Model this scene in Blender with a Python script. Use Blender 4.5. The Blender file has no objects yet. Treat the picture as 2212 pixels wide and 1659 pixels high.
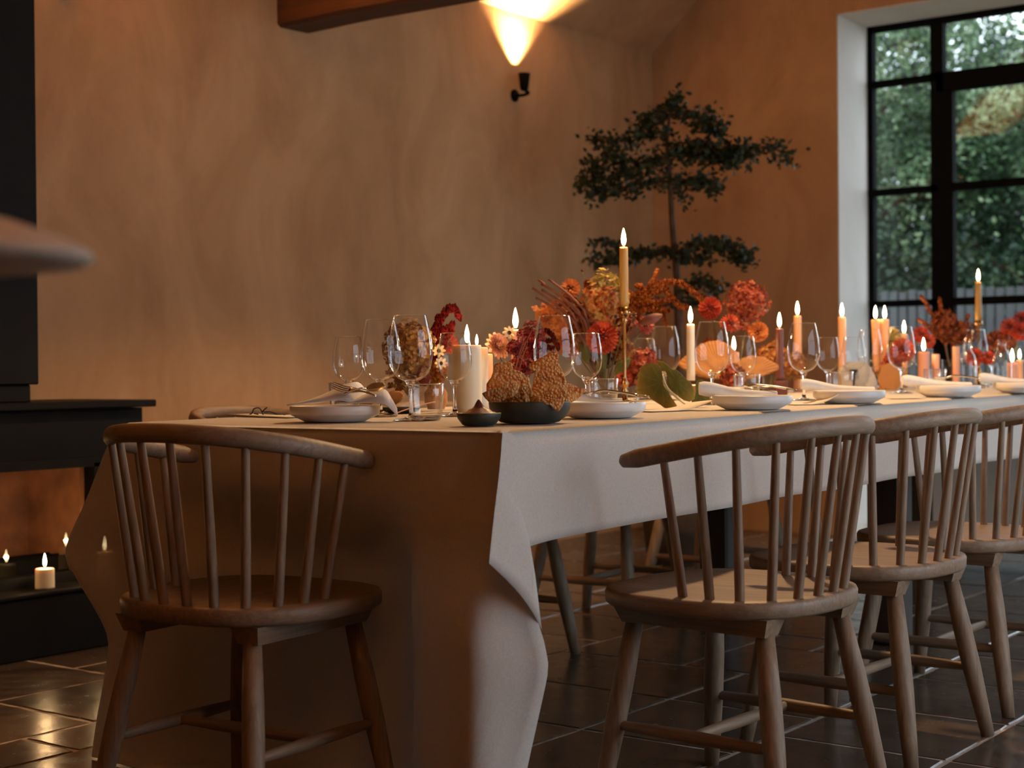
import bpy, math, random
from mathutils import Vector, Matrix, noise
random.seed(7)
PI = math.pi
SC = bpy.context.scene
COL = SC.collection

# ---------------------------------------------------------------- camera
# room axes: X along the table, Y across it (towards the stove wall), Z up; origin = floor under the near table corner
F, PITCH, ROLL, TH, CH, CX, CY = 3317.87, -0.0078978, -0.0084254, 0.6395887, 0.8735229, -2.2710102, -1.7127336
IW, IH = 2212, 1659
TZ, TK, TW, TL = 0.7671, 0.0077, 1.085, 4.5          # table top height at X=0, its slight tilt, width, length
CP = Vector((CX, CY, CH))
FW = Vector((math.cos(TH)*math.cos(PITCH), math.sin(TH)*math.cos(PITCH), math.sin(PITCH)))
R0 = Vector((math.sin(TH), -math.cos(TH), 0)); U0 = R0.cross(FW)
RT = math.cos(ROLL)*R0 + math.sin(ROLL)*U0
UP = -math.sin(ROLL)*R0 + math.cos(ROLL)*U0
cd = bpy.data.cameras.new('camera'); cam = bpy.data.objects.new('camera', cd); COL.objects.link(cam)
cam.matrix_world = Matrix(((RT.x, UP.x, -FW.x, CP.x), (RT.y, UP.y, -FW.y, CP.y), (RT.z, UP.z, -FW.z, CP.z), (0, 0, 0, 1)))
cd.sensor_fit = 'HORIZONTAL'; cd.sensor_width = 36; cd.lens = 36*F/IW
cd.clip_start = 0.05; cd.clip_end = 200
cd.dof.use_dof = True; cd.dof.focus_distance = 3.35; cd.dof.aperture_fstop = 4.2
SC.camera = cam
# ---------------------------------------------------------------- world, exposure
w = bpy.data.worlds.new('dusk_sky'); SC.world = w; w.use_nodes = True
bg = w.node_tree.nodes['Background']
bg.inputs[0].default_value = (0.76, 0.88, 1.0, 1); bg.inputs[1].default_value = 4.1
SC.view_settings.view_transform = 'Standard'; SC.view_settings.look = 'None'
SC.view_settings.gamma = 1; SC.view_settings.use_curve_mapping = False
SC.view_settings.exposure = 0.0
cy = SC.cycles
cy.use_denoising = True
cy.max_bounces = 9; cy.diffuse_bounces = 5; cy.glossy_bounces = 4; cy.transmission_bounces = 8; cy.transparent_max_bounces = 24
cy.caustics_reflective = False; cy.caustics_refractive = False
cy.sample_clamp_indirect = 4.0; cy.blur_glossy = 0.5
def portal(loc, rot, sx, sy):
    l = bpy.data.lights.new('window_portal', 'AREA'); l.shape = 'RECTANGLE'; l.size = sx; l.size_y = sy; l.cycles.is_portal = True
    o = bpy.data.objects.new('window_portal', l); COL.objects.link(o); o.location = loc; o.rotation_euler = rot
WY, FX, RY, NX = 2.85, 5.223, -2.6, -5.0           # stove wall, window wall, right wall, wall behind the camera
EZ, SL = 2.668, 0.876                               # eave height, roof slope
RIDGE = (WY+RY)/2
W2 = (-0.05, 3.3, 0.25, 2.25)                         # right-hand window x0 x1 z0 z1
portal(((W2[0]+W2[1])/2, RY-0.12, (W2[2]+W2[3])/2), (-PI/2, 0, 0), W2[1]-W2[0], W2[3]-W2[2])
WARM = (1.0, 0.58, 0.22)
CANDLE_W = 0.9
SCONCE_W = 760
ADDED_PENDANT_W = 125

# ---------------------------------------------------------------- helpers
def at(px, py, d):
    return CP + d*(FW + RT*((px-IW/2)/F) - UP*((py-IH/2)/F))
def ray(px, py): return FW + RT*((px-IW/2)/F) - UP*((py-IH/2)/F)
def on_axis(px, py, ax, val):
    r = ray(px, py); return CP + r*((val-CP[ax])/r[ax])
def ztop(x): return TZ + TK*x
def on_table(px, py):
    r = ray(px, py); s = (TZ+TK*CP.x-CP.z)/(r.z-TK*r.x); return CP + r*s
def stand(px, d):
    P = at(px, 900, d); return Vector((P.x, P.y, ztop(P.x)))
def depth(P): return (Vector(P)-CP).dot(FW)
def zat(px, py, d): return at(px, py, d).z
def sstep(a, b, x):
    t = min(1, max(0, (x-a)/(b-a))); return t*t*(3-2*t)
def lerp(a, b, t): return a + (b-a)*t
def cr(pts, n):
    """Catmull-Rom through points"""
    pts = [Vector(p) for p in pts]; P = [2*pts[0]-pts[1]] + pts + [2*pts[-1]-pts[-2]]
    out = []
    for i in range(1, len(P)-2):
        for k in range(n):
            t = k/n
            out.append(0.5*((2*P[i]) + (P[i+1]-P[i-1])*t + (2*P[i-1]-5*P[i]+4*P[i+1]-P[i+2])*t*t + (3*P[i]-P[i-1]-3*P[i+1]+P[i+2])*t**3))
    out.append(pts[-1]); return out

class MB:
    def __init__(s): s.v = []; s.f = []; s.sm = []
    def add(s, vs, fs, smooth=True):
        o = len(s.v); s.v += [tuple(v) for v in vs]
        for f in fs: s.f.append([i+o for i in f]); s.sm.append(smooth)
        return s
    def box(s, lo, hi, bev=0.0):
        x0, y0, z0 = lo; x1, y1, z1 = hi
        if bev <= 0:
            v = [(x0,y0,z0),(x1,y0,z0),(x1,y1,z0),(x0,y1,z0),(x0,y0,z1),(x1,y0,z1),(x1,y1,z1),(x0,y1,z1)]
            return s.add(v, [(0,3,2,1),(4,5,6,7),(0,1,5,4),(1,2,6,5),(2,3,7,6),(3,0,4,7)], False)
        b = bev; rings = []
        for z, i in ((z0, b), (z0+b, 0), (z1-b, 0), (z1, b)):
            rings.append([(x0+i,y0+b+i*0,z),(x0+b,y0+i,z),(x1-b,y0+i,z),(x1-i,y0+b,z),(x1-i,y1-b,z),(x1-b,y1-i,z),(x0+b,y1-i,z),(x0+i,y1-b,z)])
        v = [p for r in rings for p in r]; f = [tuple(range(7,-1,-1)), tuple(range(24,32))]
        for k in range(3):
            for j in range(8): f.append((k*8+j, k*8+(j+1)%8, k*8+8+(j+1)%8, k*8+8+j))
        return s.add(v, f, False)
    def lathe(s, prof, seg=24, c=(0,0,0), smooth=True, wob=None):
        """profile [(r,z)...]; r=0 ends become poles"""
        v = []; idx = []
        for r, z in prof:
            if r <= 1e-6: idx.append([len(v)]); v.append((c[0], c[1], c[2]+z))
            else:
                row = []
                for k in range(seg):
                    a = 2*PI*k/seg; rr = r*(wob(a, z) if wob else 1)
                    row.append(len(v)); v.append((c[0]+rr*math.cos(a), c[1]+rr*math.sin(a), c[2]+z))
                idx.append(row)
        f = []
        for a, b in zip(idx[:-1], idx[1:]):
            if len(a) == 1 and len(b) == 1: continue
            for k in range(seg):
                k2 = (k+1) % seg
                if len(a) == 1: f.append((a[0], b[k2], b[k]))
                elif len(b) == 1: f.append((a[k], a[k2], b[0]))
                else: f.append((a[k], a[k2], b[k2], b[k]))
        return s.add(v, f, smooth)
    def tube(s, pts, rad, seg=8, caps=True, flat=1.0, upv=None, smooth=True):
        """swept tube; rad number or list; flat squashes along the frame's second axis"""
        pts = [Vector(p) for p in pts]; n = len(pts)
        rad = [rad]*n if not isinstance(rad, (list, tuple)) else rad
        T = [(pts[min(i+1,n-1)]-pts[max(i-1,0)]).normalized() for i in range(n)]
        if upv is not None: N = Vector(upv) - T[0]*T[0].dot(Vector(upv))
        else:
            a = Vector((0,0,1)) if abs(T[0].z) < 0.9 else Vector((1,0,0)); N = a - T[0]*T[0].dot(a)
        N.normalize(); v = []; f = []
        for i in range(n):
            N = (N - T[i]*N.dot(T[i])).normalized(); B = T[i].cross(N)
            for k in range(seg):
                a = 2*PI*k/seg; v.append(pts[i] + rad[i]*(N*math.cos(a) + B*math.sin(a)*flat))
        for i in range(n-1):
            for k in range(seg):
                k2 = (k+1) % seg; f.append((i*seg+k, i*seg+k2, i*seg+seg+k2, i*seg+seg+k))
        if caps: f.append(tuple(range(seg-1,-1,-1))); f.append(tuple(range((n-1)*seg, n*seg)))
        return s.add(v, f, smooth)
    def grid(s, rows, smooth=True, close=False):
        n = len(rows[0]); v = [p for r in rows for p in r]; f = []
        for i in range(len(rows)-1):
            for k in range(n if close else n-1):
                k2 = (k+1) % n; f.append((i*n+k, i*n+k2, i*n+n+k2, i*n+n+k))
        return s.add(v, f, smooth)
    def mesh(s, name):
        m = bpy.data.meshes.new(name); m.from_pydata(s.v, [], s.f); m.polygons.foreach_set('use_smooth', s.sm); m.update(); return m

def obj(name, mb, mat, parent=None, loc=None, rot=None, kind=None, label=None):
    m = mb if isinstance(mb, bpy.types.Mesh) else mb.mesh(name)
    if mat is not None and not m.materials: m.materials.append(mat)
    o = bpy.data.objects.new(name, m); COL.objects.link(o)
    if parent: o.parent = parent
    if loc is not None: o.location = loc
    if rot is not None: o.rotation_euler = rot
    if kind: o['kind'] = kind
    if label: o['label'] = label
    return o
def tag(o, label, cat, group=None, kind=None):
    o['label'] = label; o['category'] = cat
    if group: o['group'] = group
    if kind: o['kind'] = kind
    return o
def thing(name, label, cat, loc=(0,0,0), rz=0.0, group=None):
    o = bpy.data.objects.new(name, None); COL.objects.link(o); o.empty_display_size = 0.05
    o.location = loc; o.rotation_euler = (0, 0, rz); return tag(o, label, cat, group)
def dup(root, loc, rz, label, group=None):
    r = root.copy(); COL.objects.link(r); r.location = loc; r.rotation_euler = (0, 0, rz); r['label'] = label
    if group: r['group'] = group
    for ch in list(root.children):
        c = ch.copy(); COL.objects.link(c); c.parent = r
        for g in list(ch.children):
            d = g.copy(); COL.objects.link(d); d.parent = c
    return r
def struct(name, mb, mat, parent=None):
    o = obj(name, mb, mat, parent); o['kind'] = 'structure'; return o
def solidify(o, t, off=0):
    md = o.modifiers.new('thickness', 'SOLIDIFY'); md.thickness = t; md.offset = off; return o

# ---------------------------------------------------------------- materials
def new_mat(name):
    m = bpy.data.materials.new(name); m.use_nodes = True
    return m, m.node_tree.nodes, m.node_tree.links, m.node_tree.nodes['Principled BSDF']
def rgba(c): return (c[0], c[1], c[2], 1)
def ramp(nt, stops):
    r = nt.new('ShaderNodeValToRGB'); e = r.color_ramp.elements
    e[0].position, e[0].color = stops[0][0], rgba(stops[0][1]); e[1].position, e[1].color = stops[-1][0], rgba(stops[-1][1])
    for p, c in stops[1:-1]: x = e.new(p); x.color = rgba(c)
    return r
def plain(name, c, rough=0.6, metal=0.0, sss=0.0, sssr=0.01, spec=None, vary=0.0, scale=20, coat=0.0):
    m, nt, lk, b = new_mat(name)
    b.inputs['Base Color'].default_value = rgba(c); b.inputs['Roughness'].default_value = rough; b.inputs['Metallic'].default_value = metal
    if spec is not None: b.inputs['Specular IOR Level'].default_value = spec
    if coat: b.inputs['Coat Weight'].default_value = coat
    if sss:
        b.inputs['Subsurface Weight'].default_value = sss; b.inputs['Subsurface Radius'].default_value = (1.0, 0.55, 0.3); b.inputs['Subsurface Scale'].default_value = sssr
    if vary:
        tc = nt.new('ShaderNodeTexCoord'); n = nt.new('ShaderNodeTexNoise'); n.inputs['Scale'].default_value = scale; n.inputs['Detail'].default_value = 5
        lk.new(tc.outputs['Object'], n.inputs['Vector'])
        r = ramp(nt, [(0.3, [x*(1-vary) for x in c]), (0.7, [min(1, x*(1+vary)) for x in c])])
        lk.new(n.outputs['Fac'], r.inputs['Fac']); lk.new(r.outputs['Color'], b.inputs['Base Color'])
    return m
def island(name, stops, rough=0.6, trans=0.25):
    """petals and leaves: each loose piece takes its own tint; a little light comes through"""
    m, nt, lk, b = new_mat(name)
    g = nt.new('ShaderNodeNewGeometry'); r = ramp(nt, stops); lk.new(g.outputs['Random Per Island'], r.inputs['Fac'])
    lk.new(r.outputs['Color'], b.inputs['Base Color']); b.inputs['Roughness'].default_value = rough; b.inputs['Specular IOR Level'].default_value = 0.25
    t = nt.new('ShaderNodeBsdfTranslucent'); lk.new(r.outputs['Color'], t.inputs['Color'])
    mx = nt.new('ShaderNodeMixShader'); mx.inputs[0].default_value = trans
    lk.new(b.outputs[0], mx.inputs[1]); lk.new(t.outputs[0], mx.inputs[2]); lk.new(mx.outputs[0], nt['Material Output'].inputs[0])
    return m
def clump(m, scale, lo):
    """light and shade between leaf clumps, put into the leaf colour"""
    nt, lk = m.node_tree.nodes, m.node_tree.links
    r = [n for n in nt if n.type == 'VALTORGB'][0]; g = nt.new('ShaderNodeNewGeometry'); n = nt.new('ShaderNodeTexNoise'); n.inputs['Scale'].default_value = scale; n.inputs['Detail'].default_value = 3
    lk.new(g.outputs['Position'], n.inputs['Vector']); a = nt.new('ShaderNodeMath'); a.operation = 'MULTIPLY_ADD'; a.inputs[1].default_value = 5.0; a.inputs[2].default_value = -2.5+lo
    lk.new(n.outputs['Fac'], a.inputs[0]); q = nt.new('ShaderNodeMath'); q.operation = 'MULTIPLY_ADD'; q.inputs[1].default_value = 0.7; q.use_clamp = True
    lk.new(g.outputs['Random Per Island'], q.inputs[0]); lk.new(a.outputs[0], q.inputs[2]); lk.new(q.outputs[0], r.inputs['Fac'])
def plaster(name, c1, c2):
    m, nt, lk, b = new_mat(name)
    tc = nt.new('ShaderNodeTexCoord')
    mp = nt.new('ShaderNodeMapping'); mp.inputs['Scale'].default_value = (1.0, 1.0, 0.55); lk.new(tc.outputs['Object'], mp.inputs['Vector'])
    n1 = nt.new('ShaderNodeTexNoise'); n1.inputs['Scale'].default_value = 2.6; n1.inputs['Detail'].default_value = 7; n1.inputs['Roughness'].default_value = 0.62; n1.inputs['Distortion'].default_value = 0.8
    lk.new(mp.outputs[0], n1.inputs['Vector'])
    r = ramp(nt, [(0.28, c1), (0.72, c2)]); lk.new(n1.outputs['Fac'], r.inputs['Fac']); lk.new(r.outputs['Color'], b.inputs['Base Color'])
    n2 = nt.new('ShaderNodeTexNoise'); n2.inputs['Scale'].default_value = 9; n2.inputs['Detail'].default_value = 6; lk.new(tc.outputs['Object'], n2.inputs['Vector'])
    bp = nt.new('ShaderNodeBump'); bp.inputs['Strength'].default_value = 0.25; bp.inputs['Distance'].default_value = 0.02
    lk.new(n2.outputs['Fac'], bp.inputs['Height']); lk.new(bp.outputs[0], b.inputs['Normal']); b.inputs['Roughness'].default_value = 0.9; b.inputs['Specular IOR Level'].default_value = 0.2
    return m
def wood(name, c1, c2, axis='Z', rough=0.55, scale=1.0):
    m, nt, lk, b = new_mat(name)
    tc = nt.new('ShaderNodeTexCoord'); mp = nt.new('ShaderNodeMapping')
    s = {'Z': (60, 60, 3.0), 'Y': (60, 3.0, 60), 'X': (3.0, 60, 60)}[axis]
    mp.inputs['Scale'].default_value = [v*scale for v in s]; lk.new(tc.outputs['Object'], mp.inputs['Vector'])
    n = nt.new('ShaderNodeTexNoise'); n.inputs['Scale'].default_value = 1.4; n.inputs['Detail'].default_value = 6; n.inputs['Roughness'].default_value = 0.65; n.inputs['Distortion'].default_value = 0.6
    lk.new(mp.outputs[0], n.inputs['Vector'])
    r = ramp(nt, [(0.25, c1), (0.55, [(a+b_)/2 for a, b_ in zip(c1, c2)]), (0.78, c2)])
    lk.new(n.outputs['Fac'], r.inputs['Fac']); lk.new(r.outputs['Color'], b.inputs['Base Color'])
    bp = nt.new('ShaderNodeBump'); bp.inputs['Strength'].default_value = 0.2; bp.inputs['Distance'].default_value = 0.002
    lk.new(n.outputs['Fac'], bp.inputs['Height']); lk.new(bp.outputs[0], b.inputs['Normal']); b.inputs['Roughness'].default_value = rough
    return m
def thin_glass(name, tint=(1, 1, 1), base=0.05, edge=0.95, power=3.6, rough=0.02):
    m, nt, lk, b = new_mat(name)
    nt.remove(b); tr = nt.new('ShaderNodeBsdfTransparent'); tr.inputs[0].default_value = rgba(tint)
    gl = nt.new('ShaderNodeBsdfGlossy'); gl.inputs['Roughness'].default_value = rough
    lw = nt.new('ShaderNodeLayerWeight'); lw.inputs['Blend'].default_value = 0.5
    p = nt.new('ShaderNodeMath'); p.operation = 'POWER'; p.inputs[1].default_value = power; lk.new(lw.outputs['Facing'], p.inputs[0])
    q = nt.new('ShaderNodeMath'); q.operation = 'MULTIPLY_ADD'; q.inputs[1].default_value = edge; q.inputs[2].default_value = base; lk.new(p.outputs[0], q.inputs[0])
    q.use_clamp = True
    mx = nt.new('ShaderNodeMixShader'); lk.new(q.outputs[0], mx.inputs[0]); lk.new(tr.outputs[0], mx.inputs[1]); lk.new(gl.outputs[0], mx.inputs[2])
    lk.new(mx.outputs[0], nt['Material Output'].inputs[0]); return m
def emit_flame(name):
    m, nt, lk, b = new_mat(name); nt.remove(b)
    e = nt.new('ShaderNodeEmission'); e.inputs[0].default_value = (1.0, 0.72, 0.36, 1); e.inputs[1].default_value = 14
    t = nt.new('ShaderNodeBsdfTransparent'); a = nt.new('ShaderNodeAddShader')
    lk.new(e.outputs[0], a.inputs[0]); lk.new(t.outputs[0], a.inputs[1]); lk.new(a.outputs[0], nt['Material Output'].inputs[0])
    m.cycles.emission_sampling = 'NONE'; return m

M = {}
M['wall'] = plaster('wall_plaster', (0.36, 0.200, 0.094), (0.545, 0.33, 0.170))
M['reveal'] = plaster('pale_plaster', (0.66, 0.62, 0.56), (0.74, 0.70, 0.64))
M['steel'] = plain('black_steel', (0.006, 0.006, 0.006), 0.8, vary=0.2, spec=0.03)
M['stove'] = plain('stove_black', (0.006, 0.0055, 0.005), 0.6, vary=0.25, scale=8, spec=0.12)
M['firebrick'] = plain('firebrick', (0.30, 0.13, 0.06), 0.9, vary=0.4, scale=9)
M['pane'] = thin_glass('window_pane', base=0.05, edge=0.9, power=4.5, rough=0.0)
M['oak'] = wood('oak_lengthwise', (0.145, 0.090, 0.052), (0.35, 0.252, 0.168), 'Z')
M['oakx'] = wood('oak_rail', (0.15, 0.092, 0.054), (0.36, 0.262, 0.175), 'X')
M['oaky'] = wood('oak_seat', (0.15, 0.090, 0.052), (0.34, 0.246, 0.163), 'Y', 0.5)
M['beam'] = wood('old_beam', (0.025, 0.008, 0.003), (0.105, 0.036, 0.012), 'Y', 0.7, 0.35)
M['darkwood'] = wood('dark_table_wood', (0.012, 0.007, 0.004), (0.05, 0.03, 0.018), 'Z')
M['grout'] = plain('grout', (0.52, 0.45, 0.37), 0.95, vary=0.25, scale=40)
M['ceramic'] = plain('white_ceramic', (0.80, 0.77, 0.73), 0.35, vary=0.02)
M['stoneware'] = plain('dark_green_stoneware', (0.028, 0.036, 0.030), 0.5, vary=0.3, scale=30)
M['napkin'] = plain('white_linen', (0.82, 0.79, 0.74), 0.95, vary=0.04, scale=60)
M['greylinen'] = plain('grey_linen', (0.40, 0.36, 0.31), 0.95, vary=0.12, scale=60)
M['paper'] = plain('card_paper', (0.80, 0.74, 0.64), 0.85, vary=0.03)
M['ink'] = plain('black_ribbon', (0.02, 0.014, 0.012), 0.6)
M['silver'] = plain('cutlery_steel', (0.75, 0.70, 0.62), 0.18, 1.0)
M['brass'] = plain('brass', (0.42, 0.24, 0.09), 0.25, 1.0)
M['glass'] = thin_glass('wine_glass_bowl', base=0.045, edge=0.95, power=3.1)
M['tumbler'] = thin_glass('tumbler_glass', base=0.06, edge=0.95, power=2.4)
M['vase'] = thin_glass('vase_glass', (0.93, 0.96, 0.94), base=0.06, edge=0.8, power=3.0)
mm, nt, lk, b = new_mat('glass_stem'); M['stem'] = mm
b.inputs['Transmission Weight'].default_value = 1; b.inputs['Roughness'].default_value = 0.0; b.inputs['IOR'].default_value = 1.5; b.inputs['Base Color'].default_value = (1, 1, 1, 1)
for k, c in dict(ivory=(0.86, 0.74, 0.52), cream=(0.88, 0.80, 0.64), peach=(0.80, 0.42, 0.22), pink=(0.72, 0.36, 0.24), brown=(0.115, 0.032, 0.022), ochre=(0.56, 0.33, 0.085)).items():
    M['wax_'+k] = plain('wax_'+k, c, 0.45, sss=0.3 if k != 'brown' else 0.1, sssr=0.012, vary=0.03)
M['wick'] = plain('wick', (0.02, 0.015, 0.01), 0.9)
M['flame'] = emit_flame('candle_flame')
M['dip'] = plain('beet_dip', (0.085, 0.018, 0.018), 0.45, vary=0.25, scale=60)
M['stemgreen'] = plain('flower_stem', (0.10, 0.11, 0.035), 0.6, vary=0.3)
M['stembrown'] = plain('brown_stem', (0.16, 0.045, 0.025), 0.6, vary=0.3)
M['paleStem'] = plain('pale_stem', (0.48, 0.46, 0.28), 0.5)
M['bark'] = plain('tree_bark', (0.075, 0.04, 0.022), 0.9, vary=0.4, scale=25)
M['coral'] = island('petal_coral', [(0, (0.40, 0.050, 0.026)), (1, (0.62, 0.125, 0.062))])
M['pinkp'] = island('petal_pink', [(0, (0.40, 0.070, 0.055)), (1, (0.58, 0.165, 0.115))])
M['orange'] = island('petal_orange', [(0, (0.50, 0.145, 0.040)), (1, (0.68, 0.27, 0.085))])
M['redp'] = island('petal_red', [(0, (0.33, 0.034, 0.018)), (1, (0.54, 0.085, 0.042))])
M['peachp'] = island('petal_peach', [(0, (0.82, 0.36, 0.20)), (1, (0.92, 0.62, 0.42))])
M['creamp'] = island('petal_cream', [(0, (0.78, 0.55, 0.30)), (1, (0.90, 0.76, 0.52))])
M['hyd_mix'] = island('floret_orange_green', [(0, (0.40, 0.065, 0.026)), (0.35, (0.55, 0.17, 0.055)), (0.7, (0.62, 0.33, 0.11)), (1, (0.44, 0.34, 0.10))])
M['hyd_green'] = island('floret_green', [(0, (0.26, 0.23, 0.055)), (0.6, (0.46, 0.34, 0.10)), (1, (0.60, 0.42, 0.16))])
M['hyd_rust'] = island('floret_rust', [(0, (0.20, 0.05, 0.018)), (0.5, (0.36, 0.13, 0.035)), (1, (0.50, 0.27, 0.075))])
M['hyd_red'] = island('floret_red', [(0, (0.12, 0.014, 0.009)), (0.6, (0.33, 0.06, 0.028)), (1, (0.50, 0.16, 0.08))])
M['hyd_brown'] = island('floret_brown', [(0, (0.13, 0.045, 0.02)), (0.5, (0.24, 0.115, 0.035)), (1, (0.36, 0.21, 0.065))])
M['amar_orange'] = island('tassel_orange', [(0, (0.10, 0.016, 0.004)), (0.5, (0.34, 0.085, 0.016)), (1, (0.62, 0.22, 0.05))])
M['amar_red'] = island('tassel_burgundy', [(0, (0.045, 0.003, 0.004)), (0.6, (0.20, 0.012, 0.014)), (1, (0.42, 0.035, 0.035))])
M['amar_brown'] = island('tassel_brown', [(0, (0.06, 0.012, 0.005)), (0.6, (0.22, 0.05, 0.016)), (1, (0.42, 0.13, 0.04))])
M['darkleaf'] = island('burgundy_leaf', [(0, (0.05, 0.010, 0.010)), (1, (0.14, 0.022, 0.018))])
M['leafgreen'] = island('green_leaf', [(0, (0.05, 0.07, 0.02)), (1, (0.16, 0.16, 0.04))])
M['bonsai'] = island('indoor_tree_leaf', [(0, (0.012, 0.020, 0.010)), (1, (0.045, 0.058, 0.026))], 0.6, 0.15)
M['garden1'] = island('garden_leaf', [(0, (0.016, 0.036, 0.016)), (0.5, (0.075, 0.14, 0.06)), (1, (0.30, 0.40, 0.22))], 0.4, 0.35)
M['garden2'] = island('garden_leaf_dark', [(0, (0.012, 0.026, 0.016)), (1, (0.05, 0.09, 0.05))], 0.4, 0.25)
clump(M['garden1'], 1.5, .05); clump(M['garden2'], 1.2, .05)  # bright clumps and shaded gaps painted into the garden leaves
M['eye'] = plain('flower_eye', (0.03, 0.008, 0.008), 0.8)
M['lampshade'] = plain('cream_lampshade', (0.70, 0.60, 0.47), 0.7, vary=0.04)
M['fence'] = wood('grey_fence', (0.018, 0.019, 0.019), (0.055, 0.056, 0.055), 'Z')
M['lawn'] = plain('lawn', (0.035, 0.055, 0.022), 0.95, vary=0.4, scale=3)
M['pot'] = plain('terracotta_dark', (0.10, 0.07, 0.05), 0.8, vary=0.2)
M['terraglaze'] = plain('amber_glaze', (0.45, 0.22, 0.09), 0.3, vary=0.2)

# limestone floor tile, tinted tile by tile
mm, nt, lk, b = new_mat('stone_tile'); M['tile'] = mm
tc = nt.new('ShaderNodeTexCoord'); oi = nt.new('ShaderNodeObjectInfo'); g = nt.new('ShaderNodeNewGeometry')
n1 = nt.new('ShaderNodeTexNoise'); n1.inputs['Scale'].default_value = 5; n1.inputs['Detail'].default_value = 8; n1.inputs['Roughness'].default_value = 0.6
lk.new(g.outputs['Position'], n1.inputs['Vector'])
ad = nt.new('ShaderNodeMath'); ad.operation = 'MULTIPLY_ADD'; ad.inputs[1].default_value = 0.45; lk.new(oi.outputs['Random'], ad.inputs[0]); lk.new(n1.outputs['Fac'], ad.inputs[2])
r = ramp(nt, [(0.3, (0.055, 0.038, 0.026)), (0.7, (0.092, 0.065, 0.045)), (1.0, (0.13, 0.094, 0.066))]); lk.new(ad.outputs[0], r.inputs['Fac']); lk.new(r.outputs['Color'], b.inputs['Base Color'])
n2 = nt.new('ShaderNodeTexNoise'); n2.inputs['Scale'].default_value = 16; n2.inputs['Detail'].default_value = 6; lk.new(g.outputs['Position'], n2.inputs['Vector'])
rr = ramp(nt, [(0.3, (0.17, 0.17, 0.17)), (0.75, (0.30, 0.30, 0.30))]); lk.new(n2.outputs['Fac'], rr.inputs['Fac']); lk.new(rr.outputs['Color'], b.inputs['Roughness'])
bp = nt.new('ShaderNodeBump'); bp.inputs['Strength'].default_value = 0.15; bp.inputs['Distance'].default_value = 0.003; lk.new(n2.outputs['Fac'], bp.inputs['Height']); lk.new(bp.outputs[0], b.inputs['Normal'])

# tablecloth: heavy cotton that lets a trace of light through its weave
mm, nt, lk, b = new_mat('cotton_tablecloth'); M['cloth'] = mm
tc = nt.new('ShaderNodeTexCoord'); n1 = nt.new('ShaderNodeTexNoise'); n1.inputs['Scale'].default_value = 260; n1.inputs['Detail'].default_value = 3; lk.new(tc.outputs['Object'], n1.inputs['Vector'])
r = ramp(nt, [(0.3, (0.74, 0.68, 0.60)), (0.7, (0.82, 0.77, 0.70))]); lk.new(n1.outputs['Fac'], r.inputs['Fac']); lk.new(r.outputs['Color'], b.inputs['Base Color'])
b.inputs['Roughness'].default_value = 0.95; b.inputs['Specular IOR Level'].default_value = 0.1
bp = nt.new('ShaderNodeBump'); bp.inputs['Strength'].default_value = 0.12; bp.inputs['Distance'].default_value = 0.001; lk.new(n1.outputs['Fac'], bp.inputs['Height']); lk.new(bp.outputs[0], b.inputs['Normal'])
tl = nt.new('ShaderNodeBsdfTranslucent'); lk.new(r.outputs['Color'], tl.inputs[0]); mx = nt.new('ShaderNodeMixShader'); mx.inputs[0].default_value = 0.10
lk.new(b.outputs[0], mx.inputs[1]); lk.new(tl.outputs[0], mx.inputs[2])
tp = nt.new('ShaderNodeBsdfTransparent'); mx2 = nt.new('ShaderNodeMixShader'); mx2.inputs[0].default_value = 0.14
lk.new(mx.outputs[0], mx2.inputs[1]); lk.new(tp.outputs[0], mx2.inputs[2]); lk.new(mx2.outputs[0], nt['Material Output'].inputs[0])

# crisp flatbread
mm, nt, lk, b = new_mat('crispbread'); M['crisp'] = mm
tc = nt.new('ShaderNodeTexCoord'); vo = nt.new('ShaderNodeTexVoronoi'); vo.inputs['Scale'].default_value = 170; lk.new(tc.outputs['Object'], vo.inputs['Vector'])
n1 = nt.new('ShaderNodeTexNoise'); n1.inputs['Scale'].default_value = 35; n1.inputs['Detail'].default_value = 5; lk.new(tc.outputs['Object'], n1.inputs['Vector'])
r = ramp(nt, [(0.2, (0.46, 0.13, 0.022)), (0.5, (0.72, 0.31, 0.07)), (0.8, (0.92, 0.60, 0.25))]); mul = nt.new('ShaderNodeMath'); mul.operation = 'MULTIPLY_ADD'; mul.inputs[1].default_value = -0.45; mul.inputs[2].default_value = 0.42; lk.new(vo.outputs['Distance'], mul.inputs[0]); ad2 = nt.new('ShaderNodeMath'); ad2.operation = 'MULTIPLY_ADD'; ad2.inputs[1].default_value = 1.0; lk.new(n1.outputs['Fac'], ad2.inputs[0]); lk.new(mul.outputs[0], ad2.inputs[2]); ad2.use_clamp = True; lk.new(ad2.outputs[0], r.inputs['Fac']); lk.new(r.outputs['Color'], b.inputs['Base Color'])
bp = nt.new('ShaderNodeBump'); bp.inputs['Strength'].default_value = 1.0; bp.inputs['Distance'].default_value = 0.006; bp.invert = True; lk.new(vo.outputs['Distance'], bp.inputs['Height']); lk.new(bp.outputs[0], b.inputs['Normal']); b.inputs['Roughness'].default_value = 0.45
tl = nt.new('ShaderNodeBsdfTranslucent'); lk.new(r.outputs['Color'], tl.inputs[0]); mx = nt.new('ShaderNodeMixShader'); mx.inputs[0].default_value = 0.35
lk.new(b.outputs[0], mx.inputs[1]); lk.new(tl.outputs[0], mx.inputs[2]); lk.new(mx.outputs[0], nt['Material Output'].inputs[0])

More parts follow.
